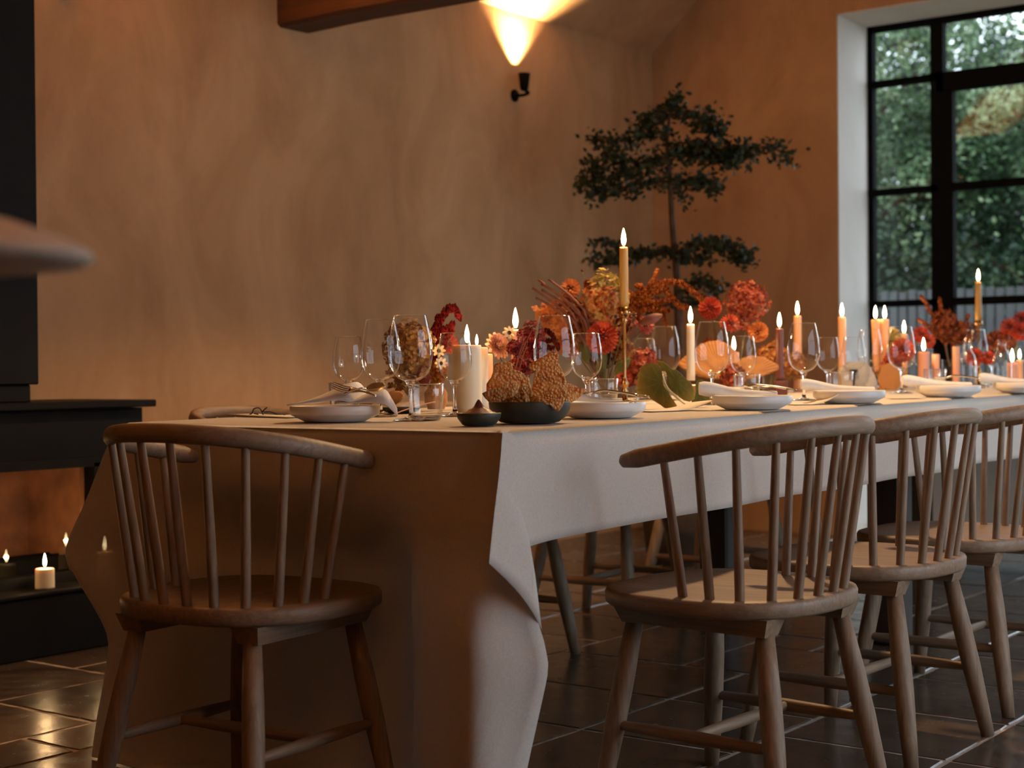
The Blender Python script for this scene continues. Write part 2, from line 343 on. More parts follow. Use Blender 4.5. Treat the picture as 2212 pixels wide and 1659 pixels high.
# vine leaf: veins fan out from the leaf's base (object origin), edge turns yellow
def leaf_mat(name, inner, edge, vein, size):
    m, nt, lk, b = new_mat(name)
    tc = nt.new('ShaderNodeTexCoord'); sx = nt.new('ShaderNodeSeparateXYZ'); lk.new(tc.outputs['Object'], sx.inputs[0])
    a = nt.new('ShaderNodeMath'); a.operation = 'ARCTAN2'; lk.new(sx.outputs['Y'], a.inputs[0]); lk.new(sx.outputs['X'], a.inputs[1])
    s = nt.new('ShaderNodeMath'); s.operation = 'MULTIPLY'; s.inputs[1].default_value = 4.5; lk.new(a.outputs[0], s.inputs[0])
    c = nt.new('ShaderNodeMath'); c.operation = 'SINE'; lk.new(s.outputs[0], c.inputs[0]); c2 = nt.new('ShaderNodeMath'); c2.operation = 'ABSOLUTE'; lk.new(c.outputs[0], c2.inputs[0])
    vr = ramp(nt, [(0.0, (1, 1, 1)), (0.16, (0, 0, 0))]); lk.new(c2.outputs[0], vr.inputs['Fac'])
    le = nt.new('ShaderNodeVectorMath'); le.operation = 'LENGTH'; lk.new(tc.outputs['Object'], le.inputs[0])
    n1 = nt.new('ShaderNodeTexNoise'); n1.inputs['Scale'].default_value = 45; n1.inputs['Detail'].default_value = 4; lk.new(tc.outputs['Object'], n1.inputs['Vector'])
    dv = nt.new('ShaderNodeMath'); dv.operation = 'MULTIPLY_ADD'; dv.inputs[1].default_value = 1/size; lk.new(le.outputs['Value'], dv.inputs[0])
    n3 = nt.new('ShaderNodeMath'); n3.operation = 'MULTIPLY_ADD'; n3.inputs[1].default_value = 0.5; n3.inputs[2].default_value = -0.25; lk.new(n1.outputs['Fac'], n3.inputs[0]); lk.new(n3.outputs[0], dv.inputs[2])
    er = ramp(nt, [(0.35, inner), (0.8, [(x+y)/2 for x, y in zip(inner, edge)]), (1.0, edge)]); lk.new(dv.outputs[0], er.inputs['Fac'])
    mxc = nt.new('ShaderNodeMixRGB'); lk.new(vr.outputs['Color'], mxc.inputs[0]); lk.new(er.outputs['Color'], mxc.inputs[1]); mxc.inputs[2].default_value = rgba(vein)
    lk.new(mxc.outputs[0], b.inputs['Base Color']); b.inputs['Roughness'].default_value = 0.5
    tl = nt.new('ShaderNodeBsdfTranslucent'); lk.new(mxc.outputs[0], tl.inputs[0]); mx = nt.new('ShaderNodeMixShader'); mx.inputs[0].default_value = 0.3
    lk.new(b.outputs[0], mx.inputs[1]); lk.new(tl.outputs[0], mx.inputs[2]); lk.new(mx.outputs[0], nt['Material Output'].inputs[0]); return m
M['vine'] = leaf_mat('vine_leaf', (0.12, 0.125, 0.018), (0.46, 0.33, 0.06), (0.25, 0.23, 0.06), 0.075)
# fan mushroom: gills run out from the stalk
mm, nt, lk, b = new_mat('mushroom_gills'); M['mush'] = mm
tc = nt.new('ShaderNodeTexCoord'); sx = nt.new('ShaderNodeSeparateXYZ'); lk.new(tc.outputs['Object'], sx.inputs[0])
a = nt.new('ShaderNodeMath'); a.operation = 'ARCTAN2'; lk.new(sx.outputs['Y'], a.inputs[0]); lk.new(sx.outputs['X'], a.inputs[1])
s = nt.new('ShaderNodeMath'); s.operation = 'MULTIPLY'; s.inputs[1].default_value = 64; lk.new(a.outputs[0], s.inputs[0]); c = nt.new('ShaderNodeMath'); c.operation = 'SINE'; lk.new(s.outputs[0], c.inputs[0])
r = ramp(nt, [(0.0, (0.33, 0.135, 0.038)), (1.0, (0.50, 0.24, 0.075))]); lk.new(c.outputs[0], r.inputs['Fac']); lk.new(r.outputs['Color'], b.inputs['Base Color']); b.inputs['Roughness'].default_value = 0.8
bp = nt.new('ShaderNodeBump'); bp.inputs['Strength'].default_value = 0.2; bp.inputs['Distance'].default_value = 0.001; lk.new(c.outputs[0], bp.inputs['Height']); lk.new(bp.outputs[0], b.inputs['Normal'])

# ================================================================ THE ROOM
# floor: French-pattern limestone on a 21 cm module, each tile a piece of its own
mb = MB(); mb.box((NX, RY-0.4, -0.08), (FX+0.4, WY+0.1, -0.0028))
floor = struct('floor', mb, M['grout'])
MOD = 0.2108; OX, OY = 0.62-26*MOD, -0.45-10*MOD
gx, gy = int((FX-OX)/MOD)+1, int((WY-OY)/MOD)+1
occ = [[False]*gy for _ in range(gx)]; tiles = []
rt = random.Random(21)
for i in range(gx):
    for j in range(gy):
        if occ[i][j]: continue
        opts = [(3, 2), (2, 3), (2, 2), (2, 2), (1, 2), (2, 1), (1, 1)]; rt.shuffle(opts); opts.sort(key=lambda o: -(o[0]*o[1] > 2))
        for a, b_ in opts + [(1, 1)]:
            if i+a <= gx and j+b_ <= gy and not any(occ[p][q] for p in range(i, i+a) for q in range(j, j+b_)): break
        for p in range(i, i+a):
            for q in range(j, j+b_): occ[p][q] = True
        tiles.append((i, j, a, b_))
def tile_mesh(wx, wy, seed):
    r = random.Random(seed); G = 0.0065; mb = MB(); pts = []
    x0, y0, x1, y1 = G, G, wx*MOD-G, wy*MOD-G; n = 3*max(wx, wy)
    def side(ax, ay, bx, by, k):
        for q in range(k):
            t = q/k; yield (lerp(ax, bx, t)+r.uniform(-.0025, .0025), lerp(ay, by, t)+r.uniform(-.0025, .0025))
    nx, ny = 4*wx, 4*wy
    loop = list(side(x0, y0, x1, y0, nx)) + list(side(x1, y0, x1, y1, ny)) + list(side(x1, y1, x0, y1, nx)) + list(side(x0, y1, x0, y0, ny))
    cx_, cy_ = (x0+x1)/2, (y0+y1)/2; k = len(loop)
    v = [(x, y, -0.011) for x, y in loop] + [(x, y, -0.003) for x, y in loop] + [(cx_+(x-cx_)*(1-.004/(wx*MOD)*2), cy_+(y-cy_)*(1-.004/(wy*MOD)*2), 0) for x, y in loop]
    f = [(q, (q+1) % k, k+(q+1) % k, k+q) for q in range(k)] + [(k+q, k+(q+1) % k, 2*k+(q+1) % k, 2*k+q) for q in range(k)] + [tuple(range(2*k, 3*k))]
    mb.add(v, f, False); m = mb.mesh('tile'); m.materials.append(M['tile']); return m
tcache = {}
rest = MB()
def in_view(x, y):
    d = Vector((x, y, 0)) - CP; z = d.dot(FW)
    if z < 2.2: return False
    px = IW/2 + F*d.dot(RT)/z; py = IH/2 - F*d.dot(UP)/z
    return -150 < px < IW+150 and py < IH+170
for (i, j, a, b_) in tiles:
    x, y = OX+i*MOD, OY+j*MOD; cxx, cyy = x+a*MOD/2, y+b_*MOD/2
    if in_view(cxx, cyy) and not (cyy > 2.32 and cxx < 1.15):
        k = (a, b_, rt.randrange(3))
        if k not in tcache: tcache[k] = tile_mesh(*k)
        o = bpy.data.objects.new('tile', tcache[k]); COL.objects.link(o); o.parent = floor; o.location = (x, y, rt.uniform(-.0012, .0012))
    else:
        rest.box((x+.0065, y+.0065, -0.0026), (x+a*MOD-.0065, y+b_*MOD-.0065, 0))
o = obj('tile_field', rest, M['tile'], floor); o['kind'] = 'stuff'

# stove wall, wall behind the camera
mb = MB(); mb.box((NX, WY, -0.05), (FX+0.6, WY+0.3, EZ+0.35)); struct('wall_left', mb, M['wall'])
mb = MB(); mb.box((NX-0.3, RY, -0.05), (NX, WY, 5.3)); struct('wall_back', mb, M['wall'])
# window wall with a deep reveal
WT = 0.435
wy0, wy1, wz1 = -1.30, 1.724, 2.735
mb = MB()
mb.box((FX, wy1, -0.05), (FX+WT, WY, 5.3)); mb.box((FX, RY, -0.05), (FX+WT, wy0, 5.3)); mb.box((FX, wy0, wz1), (FX+WT, wy1, 5.3))
wf = struct('wall_far', mb, M['wall'])
mb = MB(); e = 0.006
mb.box((FX+.004, wy1-e, 0), (FX+WT, wy1, wz1)); mb.box((FX+.004, wy0, wz1-e), (FX+WT, wy1, wz1)); mb.box((FX+.004, wy0, 0), (FX+WT, wy0+e, wz1))
struct('trim_1', mb, M['reveal'])
# right-hand wall with the glazed opening that brings in the dusk
mb = MB(); x0, x1, z0, z1 = W2
mb.box((NX, RY-0.4, -0.05), (x0, RY, EZ+0.35)); mb.box((x1, RY-0.4, -0.05), (FX+WT, RY, EZ+0.35)); mb.box((x0, RY-0.4, z1), (x1, RY, EZ+0.35)); mb.box((x0, RY-0.4, -0.05), (x1, RY, z0))
struct('wall_right', mb, M['wall'])
# pitched ceiling
mb = MB(); rz_ = EZ + (WY-RIDGE)*SL
for s in (1, -1):
    y0 = WY if s > 0 else RY; ext = 0.3*s
    a = [(NX-.3, y0+ext, EZ-.3*SL), (FX+WT, y0+ext, EZ-.3*SL), (FX+WT, RIDGE, rz_), (NX-.3, RIDGE, rz_)]
    v = a + [(x, y, z+.15) for x, y, z in a]
    mb.add(v, [(0,1,2,3), (7,6,5,4), (0,4,5,1), (1,5,6,2), (2,6,7,3), (3,7,4,0)], False)
struct('ceiling', mb, M['wall'])
# tie beam
bx0, bx1, bz = 2.262, 2.455, 2.312
bm_ = MB(); ys = [WY+.02 - k*(WY-RY+.0)/14 for k in range(15)]; rows = []
rb = random.Random(4)
for y in ys:
    j = [rb.uniform(-.006, .006) for _ in range(4)]
    z0 = bz; z1 = min(bz+.26, 9)
    rows.append([(bx0+j[0], y, z0+.012+j[1]), (bx0+.015, y, z0+j[1]), (bx1-.015, y, z0+j[2]), (bx1+j[2], y, z0+.012+j[2]), (bx1+j[3], y, z1), (bx0+j[0], y, z1)])
bm_.grid(rows, False, True); bm_.add(rows[0], [(5,4,3,2,1,0)], False); bm_.add(rows[-1], [tuple(range(6))], False)
o = obj('ceiling_beam', bm_, M['beam']); tag(o, 'reddish brown timber beam running out from the plaster wall under the ceiling', 'beam')

# ---------------------------------------------------------------- windows
def steel_window(name, plane, fixed, u0, u1, z0, z1, cols, rows_, thick, doors=()):
    """cols: list of (u, width) bars; rows_: list of (z, h, ua, ub); plane 'x' or 'y'"""
    def bx(mb, ua, ub, za, zb, dep=0.05):
        if plane == 'x': mb.box((fixed, min(ua, ub), za), (fixed+dep, max(ua, ub), zb))
        else: mb.box((min(ua, ub), fixed-dep, za), (max(ua, ub), fixed, zb))
    root = MB(); t = thick
    bx(root, u0, u0+(t if u1 > u0 else -t), z0, z1); bx(root, u1, u1-(t if u1 > u0 else -t), z0, z1); bx(root, u0, u1, z1-t, z1); bx(root, u0, u1, z0, z0+t)
    rt_ = struct(name, root, M['steel'])
    for (u, wd) in cols:
        m = MB(); bx(m, u-wd/2, u+wd/2, z0, z1, 0.055); struct('mullion', m, M['steel'], rt_)
    for (z, h, ua, ub) in rows_:
        m = MB(); bx(m, ua, ub, z-h/2, z+h/2, 0.045); struct('glazing_bar', m, M['steel'], rt_)
    return rt_, bx
PX = 5.60
# far window, measured in its own plane
def Yw(px, py): return on_axis(px, py, 0, PX).y
def Zw(px, py): return on_axis(px, py, 0, PX).z
zt = Zw(1873, 40) + .02
yl = wy1 + 0.0
ym = Yw(2023, 100); ydoor = Yw(2055, 405); ymr = -ym + 2*0.21
zA, zB, zC, zD = Zw(1884, 183), Zw(1886, 417), Zw(1888, 657), 0.62
zDoorTop = Zw(2040, 174)
wr, bx = steel_window('window_1', 'x', PX, yl, wy0, 0.02, wz1, [], [], 0.036)
def wbar(nm, ua, ub, za, zb, dep=.05):
    m = MB(); m.box((PX-.004, min(ua, ub), za), (PX+dep, max(ua, ub), zb)); return struct(nm, m, M['steel'], wr)
yr = 0.42 - ym                                          # mirrored second mullion
wbar('mullion', ym-.034, ym+.034, .02, wz1-.02); wbar('mullion', yr-.034, yr+.034, .02, wz1-.02)
for z in (zA, zB, zC, zD): wbar('glazing_bar', yl, ym, z-.017, z+.017); wbar('glazing_bar', wy0, yr, z-.017, z+.017)
wbar('transom', ym, yr, zDoorTop-.055, zDoorTop+.045)
ymid = 0.21
wbar('door_stile', ym-.034, ym-.085, .02, zDoorTop-.05); wbar('door_stile', yr+.034, yr+.085, .02, zDoorTop-.05); wbar('door_stile', ymid-.06, ymid+.06, .02, zDoorTop-.05)
wbar('glazing_bar', ymid-.015, ymid+.015, zDoorTop+.04, wz1-.03)
for z in (zB, zC, zD): wbar('glazing_bar', ym-.08, ymid, z-.02, z+.02); wbar('glazing_bar', ymid, yr+.08, z-.02, z+.02)
def pane(ua, ub, za, zb):
    m = MB(); m.add([(PX+.022, ua, za), (PX+.022, ub, za), (PX+.022, ub, zb), (PX+.022, ua, zb)], [(0, 1, 2, 3)], False); struct('pane', m, M['pane'], wr)
zs_ = [.04, zD, zC, zB, zA, wz1-.03]
for k in range(5): pane(yl-.03, ym+.03, zs_[k]+.015, zs_[k+1]-.015); pane(yr-.03, wy0+.03, zs_[k]+.015, zs_[k+1]-.015)
zs_ = [.06, zD, zC, zB, zDoorTop-.05]
for k in range(4): pane(ym-.08, ymid+.055, zs_[k]+.015, zs_[k+1]-.015); pane(ymid-.055, yr+.08, zs_[k]+.015, zs_[k+1]-.015)
pane(ym-.03, ymid+.014, zDoorTop+.05, wz1-.035); pane(ymid-.014, yr+.03, zDoorTop+.05, wz1-.035)
# right-hand window (beyond the frame; its reflections show in the glasses)
w2, bx2 = steel_window('window_2', 'y', RY-0.2, W2[0], W2[1], W2[2], W2[3], [(W2[0]+k*(W2[1]-W2[0])/4, .05) for k in (1, 2, 3)], [(z, .03, W2[0], W2[1]) for z in (0.95, 1.75)], 0.05)
m = MB(); m.add([(W2[0], RY-.22, W2[2]), (W2[1], RY-.22, W2[2]), (W2[1], RY-.22, W2[3]), (W2[0], RY-.22, W2[3])], [(0, 1, 2, 3)], False); struct('pane', m, M['pane'], w2)

# ---------------------------------------------------------------- stove on the left wall
st = thing('wood_stove', 'large black steel stove with tall square flue on the left', 'stove', (0, 2.3, 0))
YF = 0.0; YB = WY-2.3-.004                              # local y of plinth front, wall
SX0, SX1 = -0.45, 1.19
y1 = 0.14                                               # upper body sits back behind the plinth
def sbox(name, lo, hi, mat='stove', bev=.004, parent=st): m = MB(); m.box(lo, hi, bev); return obj(name, m, M[mat], parent)
sbox('plinth', (SX0, 0, 0), (SX1-.03, YB, .19))
sbox('plinth_lip', (SX0, -.012, .19), (SX1-.02, y1+.02, .205))
ox0, ox1, oz0, oz1 = -0.15, 0.985, .225, .585            # fire opening
fr = MB(); fr.box((SX0, y1, .205), (ox0, YB, .763)); fr.box((ox1, y1, .205), (SX1, YB, .763)); fr.box((ox0, y1, oz1), (ox1, YB, .763)); fr.box((ox0, y1, .205), (ox1, YB, oz0)); fr.box((ox0, YB-.03, oz0), (ox1, YB, oz1))
obj('body', fr, M['stove'], st)
fb = MB(); fb.box((ox0+.002, YB-.07, oz0), (ox1-.002, YB-.032, oz1-.002)); fb.box((ox0+.001, y1+.05, oz0), (ox0+.02, YB-.07, oz1-.002)); fb.box((ox1-.02, y1+.05, oz0), (ox1-.001, YB-.07, oz1-.002))
obj('fire_lining', fb, M['firebrick'], st)
for k in range(3): sbox('grate_bar', (ox0+.02, y1+.11+.05*k, oz0), (ox1-.02, y1+.125+.05*k, oz0+.05), 'steel', .002)
df = MB(); a, c = .018, .02
df.box((ox0, y1-a, oz0-c), (ox1+.02, y1, oz0+.012)); df.box((ox0, y1-a, oz1-.012), (ox1+.02, y1, oz1+c)); df.box((ox1-.012, y1-a, oz0), (ox1+.02, y1, oz1)); df.box((ox0, y1-a, oz0), (ox0+.02, y1, oz1))
dr = obj('door', df, M['stove'], st)
gp = MB(); gp.add([(ox0, y1+.012, oz0), (ox1, y1+.012, oz0), (ox1, y1+.012, oz1), (ox0, y1+.012, oz1)], [(0, 1, 2, 3)], False); obj('pane', gp, M['pane'], dr)
sbox('top_plate', (SX0, y1-.06, .766), (SX1+.014, YB, .79))
sbox('collar', (SX0+.3, y1-.02, .79), (0.728, YB, .846))
sbox('flue', (SX0+.28, y1-.035, .846), (0.748, YB, 2.60))

# ---------------------------------------------------------------- wall sconces
def sconce(x, y, sgn, label, z=2.252, power=None):
    s = thing('wall_sconce', label, 'wall light', (x, y, z))
    m = MB(); n = 20
    m.tube([(0, 0, 0), (0, -sgn*.006, 0), (0, -sgn*.014, 0)], [.032, .032, .024], 20); obj('wall_plate', m, M['steel'], s)
    m = MB(); m.tube(cr([(0, -sgn*.012, 0), (0, -sgn*.05, -.004), (0, -sgn*.088, .003), (0, -sgn*.062, .022)], 5), .008, 8); obj('arm', m, M['steel'], s)
    m = MB(); m.lathe([(0, 0), (.016, 0), (.021, .01), (.030, .085), (.027, .085), (.019, .02), (0, .018)], 20, (0, -sgn*.062, .018)); obj('cup', m, M['steel'], s)
    m = MB(); m.lathe([(0, 0), (.012, .002), (.013, .02), (.008, .03), (0, .033)], 12, (0, -sgn*.062, .045)); bo = obj('bulb', m, M['bulb'], s)
    l = bpy.data.lights.new('sconce_light', 'SPOT'); l.color = (1, .68, .34) if x == 3.902 else WARM; l.energy = power or SCONCE_W; l.spot_size = math.radians(96); l.spot_blend = 1.0; l.shadow_soft_size = .015
    lo = bpy.data.objects.new('sconce_light', l); COL.objects.link(lo); lo.parent = s; lo.location = (0, -sgn*.050, .106); lo.rotation_euler = (PI + sgn*math.radians(8), 0, 0)
    return s
mm, nt, lk, b = new_mat('warm_bulb'); M['bulb'] = mm
b.inputs['Emission Color'].default_value = (1, .7, .4, 1); b.inputs['Emission Strength'].default_value = 8; mm.cycles.emission_sampling = 'NONE'
sconce(3.902, WY, 1, 'small black wall sconce throwing a bright cone of light up the plaster wall', power=SCONCE_W*.42)
SG = 'unseen wall sconces added for warm light'  # out of view, added to supply warm bounce light
sconce(1.2, WY, 1, 'black wall sconce just above the top of the picture, right of the stove flue', power=SCONCE_W*1.1)['group'] = SG
for x, w_ in ((-2.6, 'behind the camera'), (1.0, 'nearer the table')): sconce(x, RY, -1, 'black wall sconce out of sight on the wall opposite the stove, '+w_, power=SCONCE_W*(1.6 if x < 0 else .25))['group'] = SG

# unseen pendant added to throw warm light on the near tabletop
pd = thing('added_pendant', 'metal pendant lamp hanging over the table above the top of the picture', 'lamp', (1.9, 0.45, 2.25))
m = MB(); m.lathe([(.02, .22), (.05, .21), (.16, .06), (.20, 0), (.196, 0), (.155, .055), (.045, .20), (0, .205)], 32); obj('shade', m, M['steel'], pd)
m = MB(); m.tube([(0, 0, .21), (0, 0, EZ+(WY-.45)*SL-2.25+.02)], .004, 6); obj('cord', m, M['steel'], pd)
m = MB(); m.lathe([(0, .05), (.03, .06), (.035, .09), (.02, .13), (0, .14)], 14); obj('bulb', m, M['bulb'], pd)
l = bpy.data.lights.new('added_pendant_light', 'SPOT'); l.color = (1.0, .60, .28); l.energy = ADDED_PENDANT_W; l.spot_size = math.radians(132); l.spot_blend = .25; l.shadow_soft_size = .05
lo = bpy.data.objects.new('added_pendant_light', l); COL.objects.link(lo); lo.parent = pd; lo.location = (0, 0, -.01)

# ---------------------------------------------------------------- garden beyond the far window
mb = MB(); mb.box((FX+WT, -14, -.12), (30, 16, -.03)); struct('ground', mb, M['lawn'])
fx = 10.0
ft = thing('slat_fence', 'grey upright slat fence outside behind the window glass', 'fence', (fx, 2.4, -.03))
pk = None
for k in range(-40, 46):
    if pk is None:
        m = MB(); m.box((0, 0, 0), (.02, .066, 1.55), .004); pk = obj('slat', m, M['fence'], ft); o = pk
    else:
        o = pk.copy(); COL.objects.link(o); o.parent = ft
    o.location = (0, k*.082, random.uniform(-.01, .01))
for z in (.25, 1.25): m = MB(); m.box((.021, -3.3, z), (.06, 3.8, z+.07)); obj('rail', m, M['fence'], ft)
def garden_tree(x, y, h, rad, n, mat, label, seed, size=.06, base=0.9):
    r = random.Random(seed); t = thing('garden_tree', label, 'tree', (x, y, -.03))
    m = MB(); m.tube(cr([(0, 0, 0), (.1, .05, h*.35), (-.05, .1, h*.6), (.05, 0, h*.85)], 5), [.14-.10*k/15 for k in range(16)], 8); obj('trunk', m, M['bark'], t)
    bl = [(r.gauss(0, rad*.5), r.gauss(0, rad*.55), r.uniform(base, h)) for _ in range(56)]; m = MB()
    for (bx_, by_, bz_) in bl[::3]: m.tube([(0, 0, bz_*.75), (bx_*.5, by_*.5, bz_*.9), (bx_, by_, bz_)], [.04, .025, .01], 5, False)
    obj('branches', m, M['bark'], t, kind='stuff')
    m = MB()
    for _ in range(n):
        c = r.choice(bl); p = Vector((c[0]+r.gauss(0, .22+rad*.06), c[1]+r.gauss(0, .25+rad*.06), c[2]+r.gauss(0, .17+rad*.05)))
        a = Vector((r.gauss(0, 1), r.gauss(0, 1), r.gauss(0, .6)-.3)).normalized(); q = a.cross(Vector((r.gauss(0, 1), r.gauss(0, 1), r.gauss(0, 1)))).normalized(); L = size*r.uniform(.7, 1.4)
        m.add([p, p+a*L*.5+q*L*.3, p+a*L, p+a*L*.5-q*L*.3], [(0, 1, 2, 3)], False)
    o = obj('foliage', m, mat, t); o['kind'] = 'stuff'
garden_tree(12.0, 4.7, 5.6, 1.1, 24000, M['garden1'], 'leafy green garden tree seen through the left panes of the window', 1)
garden_tree(12.6, 3.7, 4.2, 1.1, 24000, M['garden1'], 'leafy garden tree filling the middle of the window behind the fence', 2)
garden_tree(12.2, 2.7, 3.5, 1.0, 22000, M['garden1'], 'leafy garden tree with gaps of pale sky at the right of the window', 3)
garden_tree(16.0, 6.9, 7.0, 1.7, 22000, M['garden2'], 'tall dark evergreen tree at the back of the garden, left of the mullion', 4, .12, .3)
garden_tree(16.4, 5.0, 5.0, 1.7, 20000, M['garden2'], 'tall dark evergreen tree at the back of the garden, right of the mullion', 5, .12, .3)
garden_tree(16.8, 3.4, 4.6, 1.7, 12000, M['garden2'], 'tall dark tree at the far right edge of the garden', 6, .12, .3)

# ================================================================ TABLE, CLOTH, CHAIRS
tb = thing('dining_table', 'long dining table on dark square legs under the white cloth', 'table', (0, 0, 0))
m = MB(); m.add([(0.02, .02, TZ-.045), (TL-.02, .02, ztop(TL)-.045), (TL-.02, TW-.02, ztop(TL)-.045), (.02, TW-.02, TZ-.045), (0.02, .02, TZ-.006), (TL-.02, .02, ztop(TL)-.006), (TL-.02, TW-.02, ztop(TL)-.006), (.02, TW-.02, TZ-.006)], [(0,3,2,1), (4,5,6,7), (0,1,5,4), (1,2,6,5), (2,3,7,6), (3,0,4,7)], False)
obj('tabletop', m, M['darkwood'], tb)
for x in (2.36, 4.1):
    for y in (.24, .85): m = MB(); m.box((x-.055, y-.055, 0), (x+.055, y+.055, ztop(x)-.1), .008); obj('leg', m, M['darkwood'], tb)
    m = MB(); m.box((x-.04, .14, ztop(x)-.12), (x+.04, .95, ztop(x)-.045), .006); obj('crossbar', m, M['darkwood'], tb)

# --- tablecloth
OV = 0.208
cl = MB()
def on_x(px, py, X): r = ray(px, py); return CP + r*((X-CP.x)/r.x)
# top with rounded rim
XS = 0.42
XSIDE = [XS+.06*k for k in range(int((TL-XS)/.06)+1)]+[TL]
xs = sorted(set([XS*k/24 for k in range(25)] + XSIDE + [.012]))
ys_ = [k/70*TW for k in range(71)]
ysn = sorted(set(ys_ + [.012, TW-.012]))
def toppt(x, y):
    e = min(x, y, TW-y, TL-x); z = ztop(x)-.0016
    if e < .012: z -= .0045*(1-e/.012)**2
    return (x, y, z+.0004*(noise.noise(Vector((x*6, y*6, 0)))-1))
cl.grid([[toppt(x, y) for y in ysn] for x in xs])
# long side towards the window
def sidept(x, v):
    z = ztop(x) - .006 - v*(OV-.002) + .006*v*noise.noise(Vector((x*2.2, 9, 0)))
    y = -.004 - .012*sstep(0, .15, v) - v*(.010 + .012*noise.noise(Vector((x*1.7, 3, 0))) + .006*math.sin(x*9+1))
    return Vector((x, y, z))
vs = [k/12 for k in range(13)]
cl.grid([[sidept(x, v) if v > 0 else Vector(toppt(x, 0)) for v in vs] for x in XSIDE])
# pleat at the near right corner: crest, inner layer, end panel
CR0 = Vector(toppt(0, 0))
crest = cr([CR0, on_x(1078, 1021, -.030), on_x(1065, 1130, -.062), on_x(1056, 1217, -.085)], 4)
Kf = cr([CR0, on_x(1112, 1060, .015), on_x(1147, 1186, .028), on_x(1170, 1360, .045)], 6)
rows = []
nv = len(crest)
for k in range(25):
    u = k/24; row = []
    for i in range(nv):
        v = i/(nv-1); a = crest[i]; b_ = sidept(XS, v) if v > 0 else Vector(toppt(XS, 0)); t = Vector(toppt(XS*u, 0))
        lin = a.lerp(b_, u); s_ = sidept(XS*u, v) if v > 0 else t
        wgt = math.exp(-u*7.5)*(1-u)                     # the crest's pull fades along the side
        p = s_ + (a - (sidept(0, v) if v > 0 else CR0))*wgt
        row.append(p)
    rows.append(row)
cl.grid(rows)
# inner layer between crest and fold
rows = []
for k in range(9):
    u = k/8; row = []
    for i in range(nv):
        v = i/(nv-1); a = crest[i]; q = Kf[round(v*(len(Kf)-1))]
        p = a.lerp(q, u); p += Vector((.012, -.004, 0))*math.sin(PI*u)*v; row.append(p)
    rows.append(row)
cl.grid(rows)
# end panel
Redge = Kf + cr([on_x(1170, 1360, .045), on_x(1182, 1420, .05), on_x(1183, 1456, .05), on_x(1163, 1550, .045), on_x(1139, 1659, .04), on_x(1120, 1760, .04), on_x(1113, 1850, .04)], 4)[1:]
CL0 = Vector(toppt(0, TW))
Ledge = cr([CL0, on_x(236, 955, -.012), on_x(188, 1075, -.03), on_x(141, 1190, -.05), on_x(166, 1250, -.05), on_x(214, 1332, -.04), on_x(234, 1385, -.035), on_x(226, 1460, -.035), on_x(208, 1560, -.04), on_x(196, 1650, -.045), on_x(192, 1680, -.05)], 5)
ZB = 0.012
def edge_at(E, z):
    for a, b_ in zip(E[:-1], E[1:]):
        if a.z >= z >= b_.z and a.z > b_.z: t = (a.z-z)/(a.z-b_.z); return a.lerp(b_, t)
    return Vector((E[-1].x, E[-1].y, z))
CHC = (-0.1435, 0.5466)                                # end chair's centre
def endpanel(u, z):
    L, R_ = edge_at(Ledge, z), edge_at(Redge, z)
    y = lerp(R_.y, L.y, u); d = TZ - z
    x = -.004 - .012*sstep(0, .04, d) - .035*d
    x += d*.03*math.sin(y*7.5+.7+d) + .008*sstep(.05, .4, d)*math.sin(y*17+2) + d*.02*noise.noise(Vector((y*3, z*2, 5)))
    push = math.exp(-((y-.56)/.315)**6)*sstep(.10, .30, d)
    x = lerp(x, .148 + .012*noise.noise(Vector((y*4, z*4, 1))), push)
    # soft drag folds running from the right corner down to the chair
    f = (y - .05) - d*.55
    x -= .012*math.exp(-(f/.05)**2)*sstep(.03, .1, d)*(1-sstep(.35, .6, d))
    f2 = (y - .02) - d*1.15
    x -= .008*math.exp(-(f2/.06)**2)*sstep(.05, .12, d)*(1-sstep(.3, .5, d))
    wl = sstep(.80, 1.0, u)**1.5; wr_ = (1-sstep(0.0, .12, u))
    x = lerp(x, L.x, wl)
    act = sstep(.22, .40, d); yr = .028; xr = -.062
    x = lerp(x, R_.x, wr_*(1-act))
    if y < yr: xx = lerp(R_.x, xr, sstep(0, 1, (y-R_.y)/(yr-R_.y))*.6 + .4*(y-R_.y)/(yr-R_.y))
    else: xx = lerp(xr, x, sstep(0, .20, y-yr))
    x = lerp(x, xx, act)
    return Vector((x, y, z))
zrow = [TZ-.0045] + [TZ-.0045-.012] + [lerp(TZ-.03, ZB, k/34) for k in range(35)]
us = [k/70 for k in range(71)]
erows = [[endpanel(u, z) if i else Vector(toppt(0, TW*u)) for u in us] for i, z in enumerate(zrow)]
for k in range(1, 8):
    row = []
    for u, b_ in zip(us, erows[len(zrow)-1]):
        ex = max(0, b_.x+.05)*sstep(.06, .2, u)*(1-sstep(.93, 1, u)); s_ = k/7
        row.append(Vector((b_.x-ex*.95*s_, b_.y, .004+.008*(1-s_)**2+.005*math.sin(PI*s_)*(1+math.sin(b_.y*31))*(ex > .01))))
    erows.append(row)
cl.grid(erows)
